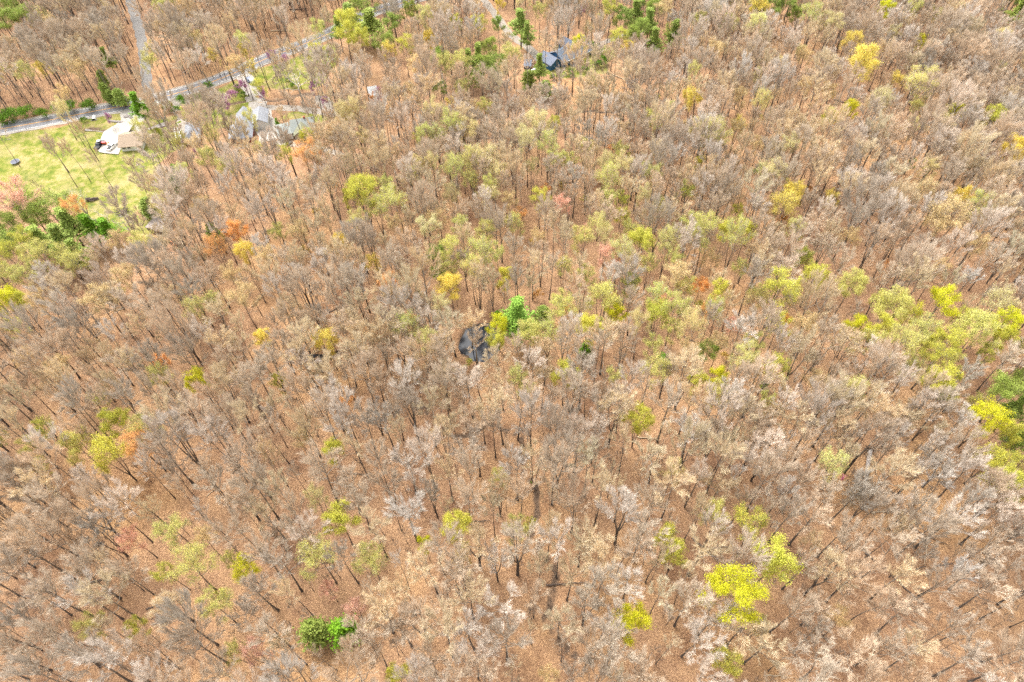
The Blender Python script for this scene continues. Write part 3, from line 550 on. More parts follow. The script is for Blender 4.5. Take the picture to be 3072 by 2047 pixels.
# undergrowth shrubs along the road and by the lawns
for x, y, w, c in [(25, 268, 40, 'N'), (60, 262, 34, 'N'), (100, 262, 26, 'N'), (135, 255, 34, 'N'), (165, 248, 30, 'N'), (205, 246, 30, 'N'), (10, 278, 30, 'N'), (340, 255, 26, 'N'), (336, 236, 22, 'N'), (385, 245, 24, 'Y'), (420, 232, 26, 'N'), (455, 228, 26, 'N'), (404, 250, 18, 'N'), (477, 197, 20, 'N'), (545, 200, 16, 'N'), (476, 346, 14, 'N'), (335, 480, 22, 'N'), (505, 540, 22, 'N'), (560, 218, 12, 'N'), (672, 192, 12, 'N'), (1352, 106, 20, 'N'), (1378, 118, 18, 'N'), (1390, 140, 22, 'N'), (1375, 146, 20, 'N'), (1340, 140, 16, 'Y'), (1368, 100, 14, 'N'), (1310, 165, 18, 'N'), (1345, 158, 16, 'N'), (740, 58, 14, 'N'), (1185, 58, 14, 'N'), (1760, 155, 10, 'N'), (1226, 1102, 12, 'N'), (335, 250, 30, 'Y'), (752, 147, 16, 'N'), (752, 120, 14, 'N'), (1085, 250, 14, 'N'), (360, 300, 18, 'Y'), (190, 272, 14, 'N'), (660, 178, 10, 'N'), (1270, 175, 14, 'N')]:
    bx, by, h, D = at_crown(x*1.3056, y*1.3056, w*1.3056, hh=2.4)
    put('bush', bx, by, 2.4*min(1.6, D/3.6), D, (0.2, 0.2, 0.1), jit({'N': (0.15, 0.27, 0.02), 'Y': (0.42, 0.42, 0.04)}[c], 0.15), 'shrub', 'shrub', 'low shrubs at the wood edge', 'low fresh green' if c == 'N' else 'low yellow green')
# open areas that stay free of canopy trees
def ppx(pts): return [tuple(flat(*p)) for p in pts]
CLEAR = [ppx(P) for P in [
 [(-400,420),(0,395),(385,345),(440,400),(455,480),(470,520),(440,640),(300,670),(170,600),(90,560),(-60,580),(-400,640)],
 [(1660,225),(1640,195),(1690,140),(1760,130),(1800,160),(1830,215),(1760,245)],
 [(560,320),(740,250),(770,330),(720,360),(600,370)], [(765,225),(990,120),(995,170),(960,215),(790,230)],
 [(700,440),(690,350),(760,330),(960,340),(965,425),(850,450),(720,450)], [(355,465),(360,410),(440,400),(450,455)], [(530,440),(530,370),(600,370),(620,430)]]]
BARE = [(2847,1771),(2367,1635),(2451,1671),(2663,1588),(2920,1555),(2626,1907),(2347,1530),(2476,1742),(2864,1831),(700,1536),(780,1562),(296,1302),(819,1206),(383,1670),(204,1583),(961,1370),(1248,1481),(1676,1914),(1931,1583),(1080,1539),(2742,223),(2761,496),(2857,247),(2191,1081),(2663,884),(2442,1266),(986,531),(1013,488),(1004,631),(1311,674),(1156,525),(527,241),(298,256),(1480,601),(1891,601),(1808,508),(938,1187),(372,928),(399,1013),(563,834),(584,1866),(98,1630),(2647,1340),
 (158,135),(170,160),(148,158),(230,420),(256,440),(296,483),(208,518),(232,562),(272,545),(338,565),(447,595),(485,640),(60,500),(700,1030),(1368,1070),(1415,1060),(1358,1502),(1440,1430),(1600,1465),(2065,1725),(2120,1540),(1945,1450),(1440,1700),(1400,1770),(1312,1780),(1425,1950),(1525,1880),(1180,1900),(1235,1939),(2090,1910),(1870,1800),(1793,1930),(1735,1700),(1765,1680),(2230,1990),(2800,2030),(2940,1985),(2180,1940),(2400,2040),(2480,2010),(740,245),(760,300),(640,235),(680,240),(830,230),(870,245),(905,270),(935,265),(650,365)]
PALE = [(1090,790,50,'M'),(1575,320,72,'L'),(985,530,64,'L'),(200,1112,74,'L'),(862,948,54,'L'),(535,1062,50,'L'),(1440,640,84,'L'),(1985,470,116,'S'),(610,390,60,'M'),(1290,720,74,'M'),(2100,600,110,'S'),(1650,720,50,'M'),(1290,50,60,'L'),(1380,70,60,'M'),(2200,240,90,'L'),(2100,200,80,'L'),(2230,120,90,'M'),(2170,60,90,'M'),(2030,130,60,'T'),(1550,420,60,'M'),(1465,360,56,'M'),(660,590,60,'M'),(420,470,80,'M'),(480,500,80,'M'),(2130,300,100,'M'),(2050,300,70,'M'),(1160,1470,130,'S'),(960,1420,110,'M'),(1050,1330,90,'M'),(1880,1400,80,'M'),(2270,1250,100,'M'),(1590,1000,90,'L'),(1320,1160,110,'M'),(1080,1000,90,'M'),(180,760,90,'S'),(300,700,80,'S'),(120,800,80,'M'),(420,800,90,'S'),(700,820,80,'T'),(620,830,80,'M'),(560,880,70,'M')]
BT = {'L': (0.58, 0.505, 0.425), 'M': (0.53, 0.43, 0.32), 'S': (0.45, 0.38, 0.30), 'T': (0.58, 0.475, 0.315)}
BN = {'L': 'pale lilac grey', 'M': 'brownish grey', 'S': 'dark grey', 'T': 'tan'}
FILL = []   # bare trees: x, y, h, D, class
for x, y, w, c in PALE:
    bx, by, h, D = at_crown(x*1.3056, y*1.3056, w*1.3056); FILL.append((bx, by, h, D, c)); USED.append((bx, by, D*0.40))
def zone_tint(px, py, u):
    if px < 900 and py > 1400: w = (0.22, 0.38, 0.28, 0.12)
    elif px > 2200 and py > 1300: w = (0.22, 0.42, 0.22, 0.14)
    elif px < 700 and py < 420: w = (0.10, 0.45, 0.30, 0.15)
    elif px > 2500 and py < 500: w = (0.22, 0.40, 0.26, 0.12)
    else: w = (0.20, 0.34, 0.12, 0.34)
    s = 0
    for k, v in zip('LMST', w):
        s += v
        if u < s: return k
    return 'M'
for p in BARE:
    g_ = G(*p); u = rng.random(); D = 7.5+3*rng.random()
    if p[0] < 960 and p[1] < 660: D = 4.6+2.4*rng.random()
    FILL.append((g_.x, g_.y, 17+5*rng.random(), D, zone_tint(p[0], p[1], u))); USED.append((g_.x, g_.y, 2.4))
grid = {}
def gk(x, y): return int(x//6), int(y//6)
for x, y, r in USED: grid.setdefault(gk(x, y), []).append((x, y, r))
def near(x, y, r):
    a, b = gk(x, y)
    for i in range(a-2, a+3):
        for j in range(b-2, b+3):
            for (u, v, q_) in grid.get((i, j), ()):
                if (u-x)**2+(v-y)**2 < (r+q_)**2*(0.62 if q_ > 2.7 else 1): return True
    return False
drives = [ROAD]+[resample([flat(*p) for p in pts], 4) for pts in ([(372,-60),(403,40),(431,160),(443,262)], [(541,300),(553,360),(572,425)], [(735,225),(764,290),(792,360),(812,425)], [(1425,-30),(1475,28),(1530,105),(1595,145),(1650,200)], [(820,323),(930,331),(1010,345)])]
wd = [6.5, 3.2, 3.5, 4.5, 3.0, 3.0]
LAWNPX = [(-300, 420), (0, 400), (390, 345), (440, 400), (470, 560), (430, 660), (330, 650), (200, 585), (0, 560), (-300, 560)]
HOUSEPX = [(690, 790, 325, 470), (825, 965, 330, 445), (345, 450, 390, 470), (530, 615, 370, 450), (1085, 1155, 255, 325), (1560, 1850, 100, 268), (370, 460, -100, 280), (280, 420, 320, 470), (1440, 1640, -60, 170), (700, 835, 215, 470), (935, 1025, 270, 355)]
CRW = []
for d in PLACED:
    if d['name'] in ('leafing_tree', 'evergreen_tree'):
        a_, b_, c_ = project(*d['o'].location[:2], d['h']*0.72); CRW.append((a_, b_, 0.5*d['D']*F/c_, 1.35 if d['name'] == 'evergreen_tree' or 'only' in d['adj'] else 1.15))
CRW = np.array(CRW); RPX = np.array(RD, float)
tries = 0; cand = 0
while tries < 70000:
    tries += 1
    y = rng.uniform(-25, 440); half = 135+0.62*max(0, y)+20; x = rng.uniform(-half-25, half)
    px, py, dep = project(x, y, 14)
    if not (-260 < px < W+260 and -160 < py < H+330): continue
    clear = any(bool(inpoly(np.array(x), np.array(y), P)) for P in CLEAR)
    if clear: continue
    if bool(inpoly(np.array(px), np.array(py), LAWNPX)): continue
    ex = (CRW[:, 0]-px)/CRW[:, 2]; ey = (py-CRW[:, 1])/CRW[:, 2]
    if np.any((np.abs(ex) < CRW[:, 3]) & (ey > -0.9) & (ey < CRW[:, 3]*1.25)): continue
    if px < 1010 and -24 < py-np.interp(px, RPX[:, 0], RPX[:, 1]) < 46 and rng.random() < 0.9: continue
    if ((px-1432)/85)**2+((py-1025)/75)**2 < 1: continue
    if any(a <= px <= b and c_ <= py <= d_ for a, b, c_, d_ in HOUSEPX) and rng.random() < 0.93: continue
    dens = 0.5+0.5*math.sin(x/23+y/41)*math.sin(y/31-x/47)
    r = 1.75+0.65*dens+(0.25 if py > 1300 else 0.0); r *= rng.uniform(0.85, 1.15)
    if px > 2300 and py > 1350: r *= 1.10
    if near(x, y, r): continue
    if math.hypot((x-POND[0])/(POND[2]+1.5), (y-POND[1])/(POND[3]+1.5)) < 1: continue
    if any(seg_dist(np.array(x), np.array(y), P[::3] if len(P) > 8 else P) < w for P, w in zip(drives, wd)): continue
    D = float(np.clip(rng.normal(6.9, 2.1), 3.6, 13)); h = float(np.clip(13.5+0.95*D+rng.normal()*2.2+(2.5 if py > 1150 else 0), 11, 27))
    FILL.append((x, y, h, D, zone_tint(px, py, rng.random()))); grid.setdefault(gk(x, y), []).append((x, y, r))
def bare_key(D, h): return 'wide' if D > 10.2 else ('slim' if D < 4.6 else 'bare')
info = []
for k, (x, y, h, D, c) in enumerate(FILL):
    px, py, dep = project(x, y, float(th(x, y))+h*0.6)
    vis = -40 < px < W+40 and -60 < py < H+150
    info.append((D*h/dep**2 if vis else 0, k))
info.sort(reverse=True); own = set(k for s, k in info[:300] if s > 0)
for k in sorted(own):
    x, y, h, D, c = FILL[k]
    put(bare_key(D, h), x, y, h, D, jit(BT[c], 0.10), (0.4, 0.35, 0.2), 'bare_tree', 'tree', 'bare trees of the near wood', BN[c]+' bare')
rest = [FILL[k] for k in range(len(FILL)) if k not in own]
print('bare total', len(FILL), 'individual', len(own), 'leafing', sum(1 for p in PLACED if p['name'] == 'leafing_tree'))

def scatter(name, label, items):
    """one object: items = (proto key, index, x, y, z, rz, sx, sz, tint, leaf)"""
    keys = sorted(set((i[0], i[1]) for i in items)); cc = bpy.data.collections.new(name+'_shapes')
    for n_, (k, i) in enumerate(keys):
        tr, cr, T, bm, lm, sh = PROTO[k][i]; nv = len(T.V)
        me = mesh(f'{k}_tree', list(T.V)+list(T.TV), list(T.F)+[tuple(q+nv for q in f) for f in T.TF], [M[bm], M['twig'], M[lm]], False, [0]*len(T.F)+[m_+1 for m_ in T.TM], list(T.A)+[0.0]*len(T.TV))
        o = bpy.data.objects.new(f'{n_:03d}_shape', me); cc.objects.link(o)
    me = bpy.data.meshes.new(name); me.from_pydata([(i[2], i[3], i[4]) for i in items], [], [])
    def at(nm, ty, dat, f): a = me.attributes.new(nm, ty, 'POINT'); a.data.foreach_set(f, np.asarray(dat).ravel())
    at('pick', 'INT', np.array([keys.index((i[0], i[1])) for i in items], dtype=np.int32), 'value')
    at('turn', 'FLOAT_VECTOR', np.array([(i[10] if len(i) > 10 else 0, 0, i[5]) for i in items], dtype=np.float32), 'vector')
    at('size', 'FLOAT_VECTOR', np.array([(i[6], i[6], i[7]) for i in items], dtype=np.float32), 'vector')
    at('tint', 'FLOAT_VECTOR', np.array([i[8] for i in items], dtype=np.float32), 'vector'); at('leaf', 'FLOAT_VECTOR', np.array([i[9] for i in items], dtype=np.float32), 'vector')
    ng = bpy.data.node_groups.new(name, 'GeometryNodeTree'); ng.interface.new_socket('Geometry', in_out='INPUT', socket_type='NodeSocketGeometry'); ng.interface.new_socket('Geometry', in_out='OUTPUT', socket_type='NodeSocketGeometry')
    gi = ng.nodes.new('NodeGroupInput'); go = ng.nodes.new('NodeGroupOutput'); ip = ng.nodes.new('GeometryNodeInstanceOnPoints'); ci = ng.nodes.new('GeometryNodeCollectionInfo')
    ci.inputs[0].default_value = cc; ci.inputs['Separate Children'].default_value = True; ci.inputs['Reset Children'].default_value = True
    def na(nm, ty): q_ = ng.nodes.new('GeometryNodeInputNamedAttribute'); q_.data_type = ty; q_.inputs[0].default_value = nm; return next(s for s in q_.outputs if s.enabled and s.name == 'Attribute')
    ng.links.new(gi.outputs[0], ip.inputs['Points']); ng.links.new(ci.outputs[0], ip.inputs['Instance']); ip.inputs['Pick Instance'].default_value = True
    ng.links.new(na('pick', 'INT'), ip.inputs['Instance Index']); ng.links.new(na('turn', 'FLOAT_VECTOR'), ip.inputs['Rotation']); ng.links.new(na('size', 'FLOAT_VECTOR'), ip.inputs['Scale']); ng.links.new(ip.outputs[0], go.inputs[0])
    o = link(name, me); md = o.modifiers.new('scatter', 'NODES'); md.node_group = ng; tag(o, label, None, None, 'stuff'); return o
items = []
for x, y, h, D, c in rest:
    k = bare_key(D, h); px, py, _ = project(x, y, 15); wz = max(math.exp(-(((px-1650)/600)**2+((py-700)/380)**2)), 0.5*math.exp(-(((px-2500)/500)**2+((py-1050)/260)**2)), 0.16); lf = (0.4, 0.35, 0.2)
    if D > 4.6 and rng.random() < 0.36*wz: k = 'hazy'; lf = jit([(0.62, 0.59, 0.20), (0.64, 0.56, 0.26), (0.55, 0.56, 0.15)][rng.integers(3)], 0.1)
    i = int(rng.integers(len(PROTO[k]))); bh, bd = PROTO[k][i][5]
    t = jit(BT[c], 0.10)
    items.append((k, i, x, y, float(th(x, y)), rng.random()*6.28, D/bd, h/bh, t, lf))
scatter('bare_woods', 'mass of bare grey and tan woods filling the hillside', items)
# thin understory: saplings and small budding shrubs
items = []
n = 0
while n < 1500:
    y = rng.uniform(5, 430); half = 120+0.62*y; x = rng.uniform(-half-20, half); px, py, dep = project(x, y, 3)
    if not (-60 < px < W+60 and -40 < py < H+90): continue
    if any(bool(inpoly(np.array(x), np.array(y), P)) for P in CLEAR): continue
    if math.hypot((x-POND[0])/(POND[2]+.5), (y-POND[1])/(POND[3]+.5)) < 1: continue
    if any(seg_dist(np.array(x), np.array(y), P[::3] if len(P) > 8 else P) < w for P, w in zip(drives, wd)): continue
    if not (px < 700 and py < 420) and rng.random() < 0.15: continue
    warm = math.exp(-(((px-1500)/900)**2+((py-800)/420)**2)); u = rng.random()
    if u < 0.22*warm: k, s, lf = 'small', rng.uniform(0.4, 0.75), jit([(0.62, 0.30, 0.07), (0.62, 0.44, 0.10), (0.50, 0.46, 0.10)][rng.integers(3)], 0.15)
    else: k, s, lf = 'slim', rng.uniform(0.35, 0.8), (0, 0, 0)
    i = int(rng.integers(len(PROTO[k]))); items.append((k, i, x, y, float(th(x, y)), rng.random()*6.28, s*(0.9 if k == 'slim' else 1), s, jit((0.34, 0.27, 0.21), 0.15), lf)); n += 1
scatter('undergrowth', 'thin saplings and budding shrubs under the bare trees', items)
# ------------------------------------------------------------------ fallen logs
LOGS = [(1545,1499,1614,1461,.28,0),(1638,1755,1754,1749,.25,0),(1411,1566,1469,1563,.15,0),(1795,1597,1812,1637,.18,1),(2076,1615,2152,1682,.34,0),(2117,1932,2197,1981,.2,1),(2612,1539,2719,1532,.25,1),(2788,1601,2771,1695,.18,1),(2733,1586,2840,1637,.18,0),(2594,1660,2661,1713,.28,0),(2697,1749,2777,1825,.22,0),(2628,1938,2597,1992,.26,1),(2670,1726,2773,1702,.25,0),(2639,1907,2646,1943,.2,1),(2291,2026,2358,2030,.2,1),(2641,1447,2693,1492,.2,0),(2608,1416,2657,1394,.14,1),(2715,1387,2742,1434,.15,0),(256,1759,354,1717,.3,0),(560,855,652,828,.32,0),(756,922,798,880,.28,1),(986,940,1024,918,.2,0),(1212,885,1316,953,.26,0),(1563,819,1608,786,.2,1),(813,95,869,94,.4,1),(869,30,920,30,.35,0),(1674,550,1725,549,.25,0),(792,698,849,680,.28,0),(2487,1213,2529,1217,.2,0),(1912,1313,1969,1319,.22,1),(2250,860,2300,880,.25,0),(2500,300,2570,320,.3,0),(2620,560,2680,585,.3,0),(1700,860,1730,905,.22,0),(1590,1310,1570,1270,.25,0),(2120,1650,2180,1640,.2,0),(300,270,340,262,.3,0),(1835,225,1900,250,.3,1),(2800,1700,2860,1690,.18,0),(440,1830,500,1800,.2,0),(620,1490,660,1455,.15,1),(1040,1420,1090,1425,.2,0),(2050,1010,2090,1030,.2,0),(2560,1000,2600,1020,.2,0)]
for x0, y0, x1, y1, r, pale in LOGS:
    a, b = G(x0, y0), G(x1, y1); c = (a+b)/2; cz = float(th(c.x, c.y)); o = empty('fallen_log', (c.x, c.y, cz)); L = (b-a).length; d = (b-a); d.z = 0; d.normalize(); nrm = Vector((-d.y, d.x, 0))
    P = []
    for k in range(8):
        t = k/7-0.5; p = d*L*t+nrm*(0.12*math.sin(k*2.1+x0)); wz = float(th(c.x+p.x, c.y+p.y))-cz; P.append((p.x, p.y, wz*0.7+r*0.9+0.25*(1 if k > 4 else 0)*(k-4)*0.3))
    MB().tube(P, list(np.linspace(r*0.8, r*0.4, 8)), 8).build('log', M['dead_pale' if pale else 'dead_dark'], o, True)
    s = MB()
    for k in range(5):
        q_ = Vector(P[3+k % 5]); sd_ = 1 if k % 2 else -1; e = q_+nrm*sd_*(0.8+0.3*k)+d*(0.9+0.2*k)+Vector((0, 0, 0.5+0.3*(k % 3))); s.tube([q_, (q_+e)/2+Vector((0, 0, .15)), e], [r*0.25, r*0.16, 0.02], 4)
    s.build('branch', M['dead_pale' if pale else 'dead_dark'], o)
    px, py, _ = project(c.x, c.y, cz); PLACED.append(dict(o=o, name='fallen_log', cat='log', group='fallen trunks on the leaf litter', adj='pale barkless' if pale else 'dark brown', px=px, py=py, D=L, h=0))
# great uprooted tree at the lower right
a, b = G(2607, 1356), G(2583, 1500); o = empty('uprooted_tree', a); d = (b-a); Lb = d.length; d.z = 0; d.normalize(); nrm = Vector((-d.y, d.x, 0)); P = []
for k in range(9): t = k/8; p = a+d*Lb*t; P.append(Vector((p.x, p.y, float(th(p.x, p.y))+0.75+0.5*t))-a)
MB().tube(P, list(np.linspace(0.62, 0.32, 9)), 10).build('trunk', simple('silvery_trunk', (0.34, 0.30, 0.27), 0.9, 0.3, 2), o, True)
s = MB()
for k in range(14):
    t = 6.28*k/14; v = nrm*math.cos(t)*1.7+Vector((0, 0, math.sin(t)*1.6))-d*random.uniform(0.3, 0.9); s.tube([P[0], P[0]+v*0.5, P[0]+v*random.uniform(0.8, 1.15)], [0.3, 0.15, 0.04], 5)
s.build('roots', M['dead_dark'], o)
g_ = np.random.default_rng(5); bT = TB(); dd = np.array(d); nn = np.array(nrm)
for k in range(26):
    t = 0.5+0.5*k/26; p = np.array(P[min(8, int(t*8))]); e = p+dd*g_.uniform(2, 9)+nn*g_.normal()*4.2+np.array([0, 0, g_.uniform(-0.4, 2.4)]); W_ = bez(p, (p+e)/2+[0, 0, 1.0], e, 5); bT.tube(W_, np.linspace(0.12, 0.03, 5), 4, 0.3*np.ones(5))
    for j in range(7):
        q_ = W_[1+j % 4]; e2 = q_+dd*g_.uniform(0, 2.5)+nn*g_.normal()*1.6+np.array([0, 0, g_.normal()*.6]); bT.tube(np.array([q_, e2]), [0.04, 0.012], 3, 0.1*np.ones(2))
        for _ in range(9): w_ = g_.random(); q3 = q_+(e2-q_)*w_; bT.blade(q3, q3+rnd(g_)*1.0+dd*0.5, 0.06, g_)
link('limbs', mesh('limbs', bT.V, bT.F, M['bark'], True, None, bT.A), o); c_ = link('twigs', mesh('twigs', bT.TV, bT.TF, M['twig']), o); c_['tint'] = [0.42, 0.36, 0.26]
tag(o, 'huge uprooted tree lying with torn root plate and tangled crown, lower right', 'fallen tree')
p = G(2524, 1440); o = MB().box((0, 0, 0.9), (0.12, 0.5, 1.7), 0.4).box((0.3, 0.5, 1.6), (0.10, 1.3, 0.12), 0.9).build('flagging_tape', M['pink']); o.location = p; tag(o, 'pink marking tape fluttering beside the uprooted tree', 'tape')

# ------------------------------------------------------------------ buildings
def site(p0, p1):
    a, b = G(*p0), G(*p1); return a, b, math.atan2(b.y-a.y, b.x-a.x), (b-a).length
def gable(L, D_, z0, rise, ov=0.4, th_=0.15, x0=0.0, y0=0.0, along='x', hip=0.0):
    """closed gable roof slab; ridge along x (or y); hip pulls the ridge end in"""
    m = MB(); a, b = L, D_
    x1, x2, y1, y2 = -ov, a+ov, -ov, b+ov; ym = (y1+y2)/2; zr = z0+rise; k = ov*rise/(b/2); zl = z0-k; h2 = hip
    pts = [(x1, y1, zl), (x2, y1, zl), (x2, y2, zl), (x1, y2, zl), (x1+h2, ym, zr), (x2-0.0, ym, zr)]
    top = [(0, 1, 5, 4), (2, 3, 4, 5)]
    lowr = [(x, y, z-th_) for x, y, z in pts]; V_ = pts+lowr
    F_ = top+[tuple(i+6 for i in f)[::-1] for f in top]+[(0, 6, 7, 1), (2, 8, 9, 3), (1, 7, 11, 5), (5, 11, 8, 2)]
    if h2: F_ += [(0, 4, 3), (6, 9, 10), (0, 3, 9, 6)]
    else: F_ += [(0, 4, 10, 6), (4, 3, 9, 10)]
    if along != 'x': V_ = [(y, x, z) for x, y, z in V_]; F_ = [f[::-1] for f in F_]
    return m.add([(x+x0, y+y0, z) for x, y, z in V_], F_)
def walls(L, D_, hw, rise, x0=0, y0=0, along='x', front=True):
    m = MB(); m.add([(x0, y0, -0.3), (x0+L, y0, -0.3), (x0+L, y0+D_, -0.3), (x0, y0+D_, -0.3), (x0, y0, hw), (x0+L, y0, hw), (x0+L, y0+D_, hw), (x0, y0+D_, hw)], [(0, 1, 5, 4), (1, 2, 6, 5), (2, 3, 7, 6), (3, 0, 4, 7)])
    r = rise-0.18
    if along == 'x': m.add([(x0, y0, hw), (x0, y0+D_, hw), (x0, y0+D_/2, hw+r), (x0+L, y0, hw), (x0+L, y0+D_, hw), (x0+L, y0+D_/2, hw+r)], [(0, 2, 1), (3, 4, 5)])
    else: m.add([(x0, y0, hw), (x0+L, y0, hw), (x0+L/2, y0, hw+r), (x0, y0+D_, hw), (x0+L, y0+D_, hw), (x0+L/2, y0+D_, hw+r)], [(0, 1, 2), (3, 5, 4)][0 if front else 1:])
    return m
def window(par, x, z, w, h, y=-0.02, fm='white', side='y'):
    f = MB()
    for cx_, cz_, a, b in ((0, h/2, w+.2, .12), (0, -h/2, w+.2, .12), (-w/2, 0, .12, h), (w/2, 0, .12, h), (0, 0, .06, h)): f.box((x+cx_, y-0.03, z+cz_) if side == 'y' else (y-0.03, x+cx_, z+cz_), (a, .1, b) if side == 'y' else (.1, a, b))
    o = f.build('window', M[fm], par); MB().box((x, y, z) if side == 'y' else (y, x, z), (w, .05, h) if side == 'y' else (.05, w, h)).build('pane', M['glass'], o); return o
def door(par, x, w=1.0, h=2.1, y=-0.03, mat='white'):
    o = MB().box((x, y, h/2), (w, .09, h)).build('door', M[mat], par); MB().box((x+w*.35, y-.07, h*.48), (.06, .08, .16)).build('handle', M['galv'], o); return o
# blue house with grey shingles
a, b, rz, L = site((1690, 203), (1774, 163)); o = empty('blue_house', a, rz); D_ = 9.5; hw = 3.0; rise = 2.5
w = walls(L, D_, hw, rise); w.build('wall', M['blue_wall'], o)
rf = gable(L, D_, hw, rise, 0.6).build('roof', M['slate'], o); MB().box((L*0.42, D_*0.62, hw+rise), (0.7, 0.7, 1.1)).build('chimney', M['stone'], rf)
wg = walls(6.0, 8.5, 2.7, 1.9, -5.9, 1.6, 'y'); wg.build('garage_wall', M['blue_wall'], o); gable(8.5, 6.0, 2.7, 1.9, 0.5, x0=-5.9, y0=1.6, along='y').build('garage_roof', M['slate_dark'], o)
walls(6.0, 3.9, 3.0, 2.1, L*0.52, D_+0.01, 'y').build('rear_wing_wall', M['blue_wall'], o); gable(6.9, 6.0, 3.0, 2.1, 0.4, x0=L*0.52, y0=D_-3.0, along='y').build('rear_wing_roof', M['slate_dark'], o)
MB().box((L/2, -0.66, hw-0.52), (L+1.2, .12, .3)).build('gutter', M['white'], o)
for x in (1.6, 4.2): window(o, x, 1.6, 1.2, 1.4)
door(o, L*0.40)
for x in (L*0.52, L*0.64, L*0.79, L*0.92): window(o, x, 1.6, 1.3, 1.7)
for x in (L*0.28, L*0.74): MB().box((x, -0.09, 1.3), (0.35, .12, 2.6)).build('corner_board', M['white'], o)
MB().box((L*0.36, -1.4, 0.2), (5, 2.6, .35)).build('porch', M['old_wood'], o); window(o, 4.2, 1.5, 1.1, 1.1, -5.95, side='x')
tag(o, 'blue house with grey shingled roof and white windows among trees', 'house')
# white roofed brick barn house
a, b, rz, L = site((709, 432), (759, 426)); o = empty('brick_house', a, rz); D_ = 17.0; hw = 2.9; rise = 2.6
walls(L, D_, hw, rise, along='y', front=False).build('wall', M['brick'], o); gable(D_, L, hw, rise, 0.6, along='y', hip=3.6).build('roof', M['tin'], o)
walls(5.5, 9, 2.9, 1.5, L+0.01, 8.5, 'y').build('side_wing_wall', M['white_wall'], o); gable(9, 5.6, 2.9, 1.6, 0.5, x0=L+0.0, y0=8.5, along='y').build('side_wing_roof', M['tin'], o)
m_ = MB(); m_.add([(-2.6, 0.5, 2.2), (-0.45, 0.5, 2.6), (-0.45, 10, 2.6), (-2.6, 10, 2.2), (-2.6, 0.5, 2.1), (-0.45, 0.5, 2.5), (-0.45, 10, 2.5), (-2.6, 10, 2.1)], [(0, 1, 2, 3), (7, 6, 5, 4), (0, 4, 5, 1), (1, 5, 6, 2), (2, 6, 7, 3), (3, 7, 4, 0)]); m_.build('porch_roof', M['tin'], o)
for y_ in (0.8, 3.8, 6.8, 9.7): MB().box((-2.4, y_, 1.0), (.14, .14, 2.3)).build('porch_post', M['white'], o)
for x in (L*0.2, L*0.82): window(o, x, 1.5, 1.3, 1.2)
door(o, L*0.5); MB().box((L*0.45, -3.0, 0.12), (L*0.7, 4.6, .2)).build('patio', M['gravel2'], o)
tag(o, 'red brick house under a large white ribbed metal roof', 'house')
# grey green house and garage
a, b, rz, L = site((884, 415), (948, 405)); o = empty('grey_house', a, rz); D_ = 8.5; hw = 3.0; rise = 2.5
walls(L, D_, hw, rise).build('wall', M['tan_wall'], o); gable(L, D_, hw, rise, 0.5).build('roof', M['tin_green'], o)
walls(6.4, 2.5, 3.0, 1.7, 0.6, -2.51, 'y').build('porch_wall', M['tan_wall'], o); gable(6.9, 6.4, 3.0, 1.9, 0.4, x0=0.6, y0=-2.6, along='y').build('porch_roof', M['olive_roof'], o)
window(o, L*.88, 1.6, 1.3, 1.2)
window(o, 3.8, 1.6, 1.6, 1.3, -2.54); door(o, 7.9, .9); MB().box((L-3, D_*0.5, hw+rise), (.7, .7, 1.3)).build('chimney', M['brick'], o)
tag(o, 'tan house with pale grey green metal roof and olive porch gable', 'house')
a, b, rz, L = site((843, 424), (882, 416)); o = empty('garage', a, rz); D_ = 7.5; hw = 2.8; rise = 1.7
walls(L, D_, hw, rise).build('wall', M['tan_wall'], o); gable(L, D_, hw, rise, 0.4).build('roof', M['tin_green'], o)
for x in (L*.28, L*.70):
    g2 = MB().box((x, -0.04, 1.15), (2.7, .1, 2.3)).build('garage_door', M['white'], o); MB().box((x, -0.12, .5), (.3, .06, .08)).build('handle', M['galv'], g2)
tag(o, 'pale roofed tan garage left of the grey green house', 'garage')
# brown roofed bungalow
a, b, rz, L = site((368, 455), (431, 449)); o = empty('bungalow', a, rz); D_ = 9.0; hw = 2.6; rise = 2.0
walls(L, D_, hw, rise).build('wall', M['white_wall'], o); gable(L, D_, hw, rise, 0.7, hip=0.0).build('roof', M['brown_roof'], o)
for x in (L*.14, L*.38, L*.86): window(o, x, 1.5, 1.3, 1.1)
door(o, L*.64); window(o, 4.0, 1.5, 1.2, 1.0, L+0.1, side='x'); MB().box((L+2.2, 5.5, 1.3), (2.4, 2.0, 2.6)).build('lean_to', M['tan_wall'], o)
tag(o, 'long white bungalow with brown shingled roof beside the parking yard', 'house')
# white roofed house behind trees
a, b, rz, L = site((562, 436), (600, 430)); o = empty('cottage', a, rz); D_ = 11.5; hw = 2.7; rise = 1.8
walls(L, D_, hw, rise, along='y', front=False).build('wall', M['white_wall'], o); gable(D_, L, hw, rise, 0.5, along='y', hip=2.5).build('roof', M['tin'], o); door(o, L*.5, mat='tan_wall')
for x in (1.8, L-1.8): window(o, x, 1.5, 1.0, 1.0)
tag(o, 'small house with a white metal roof half hidden by bare trees', 'house')
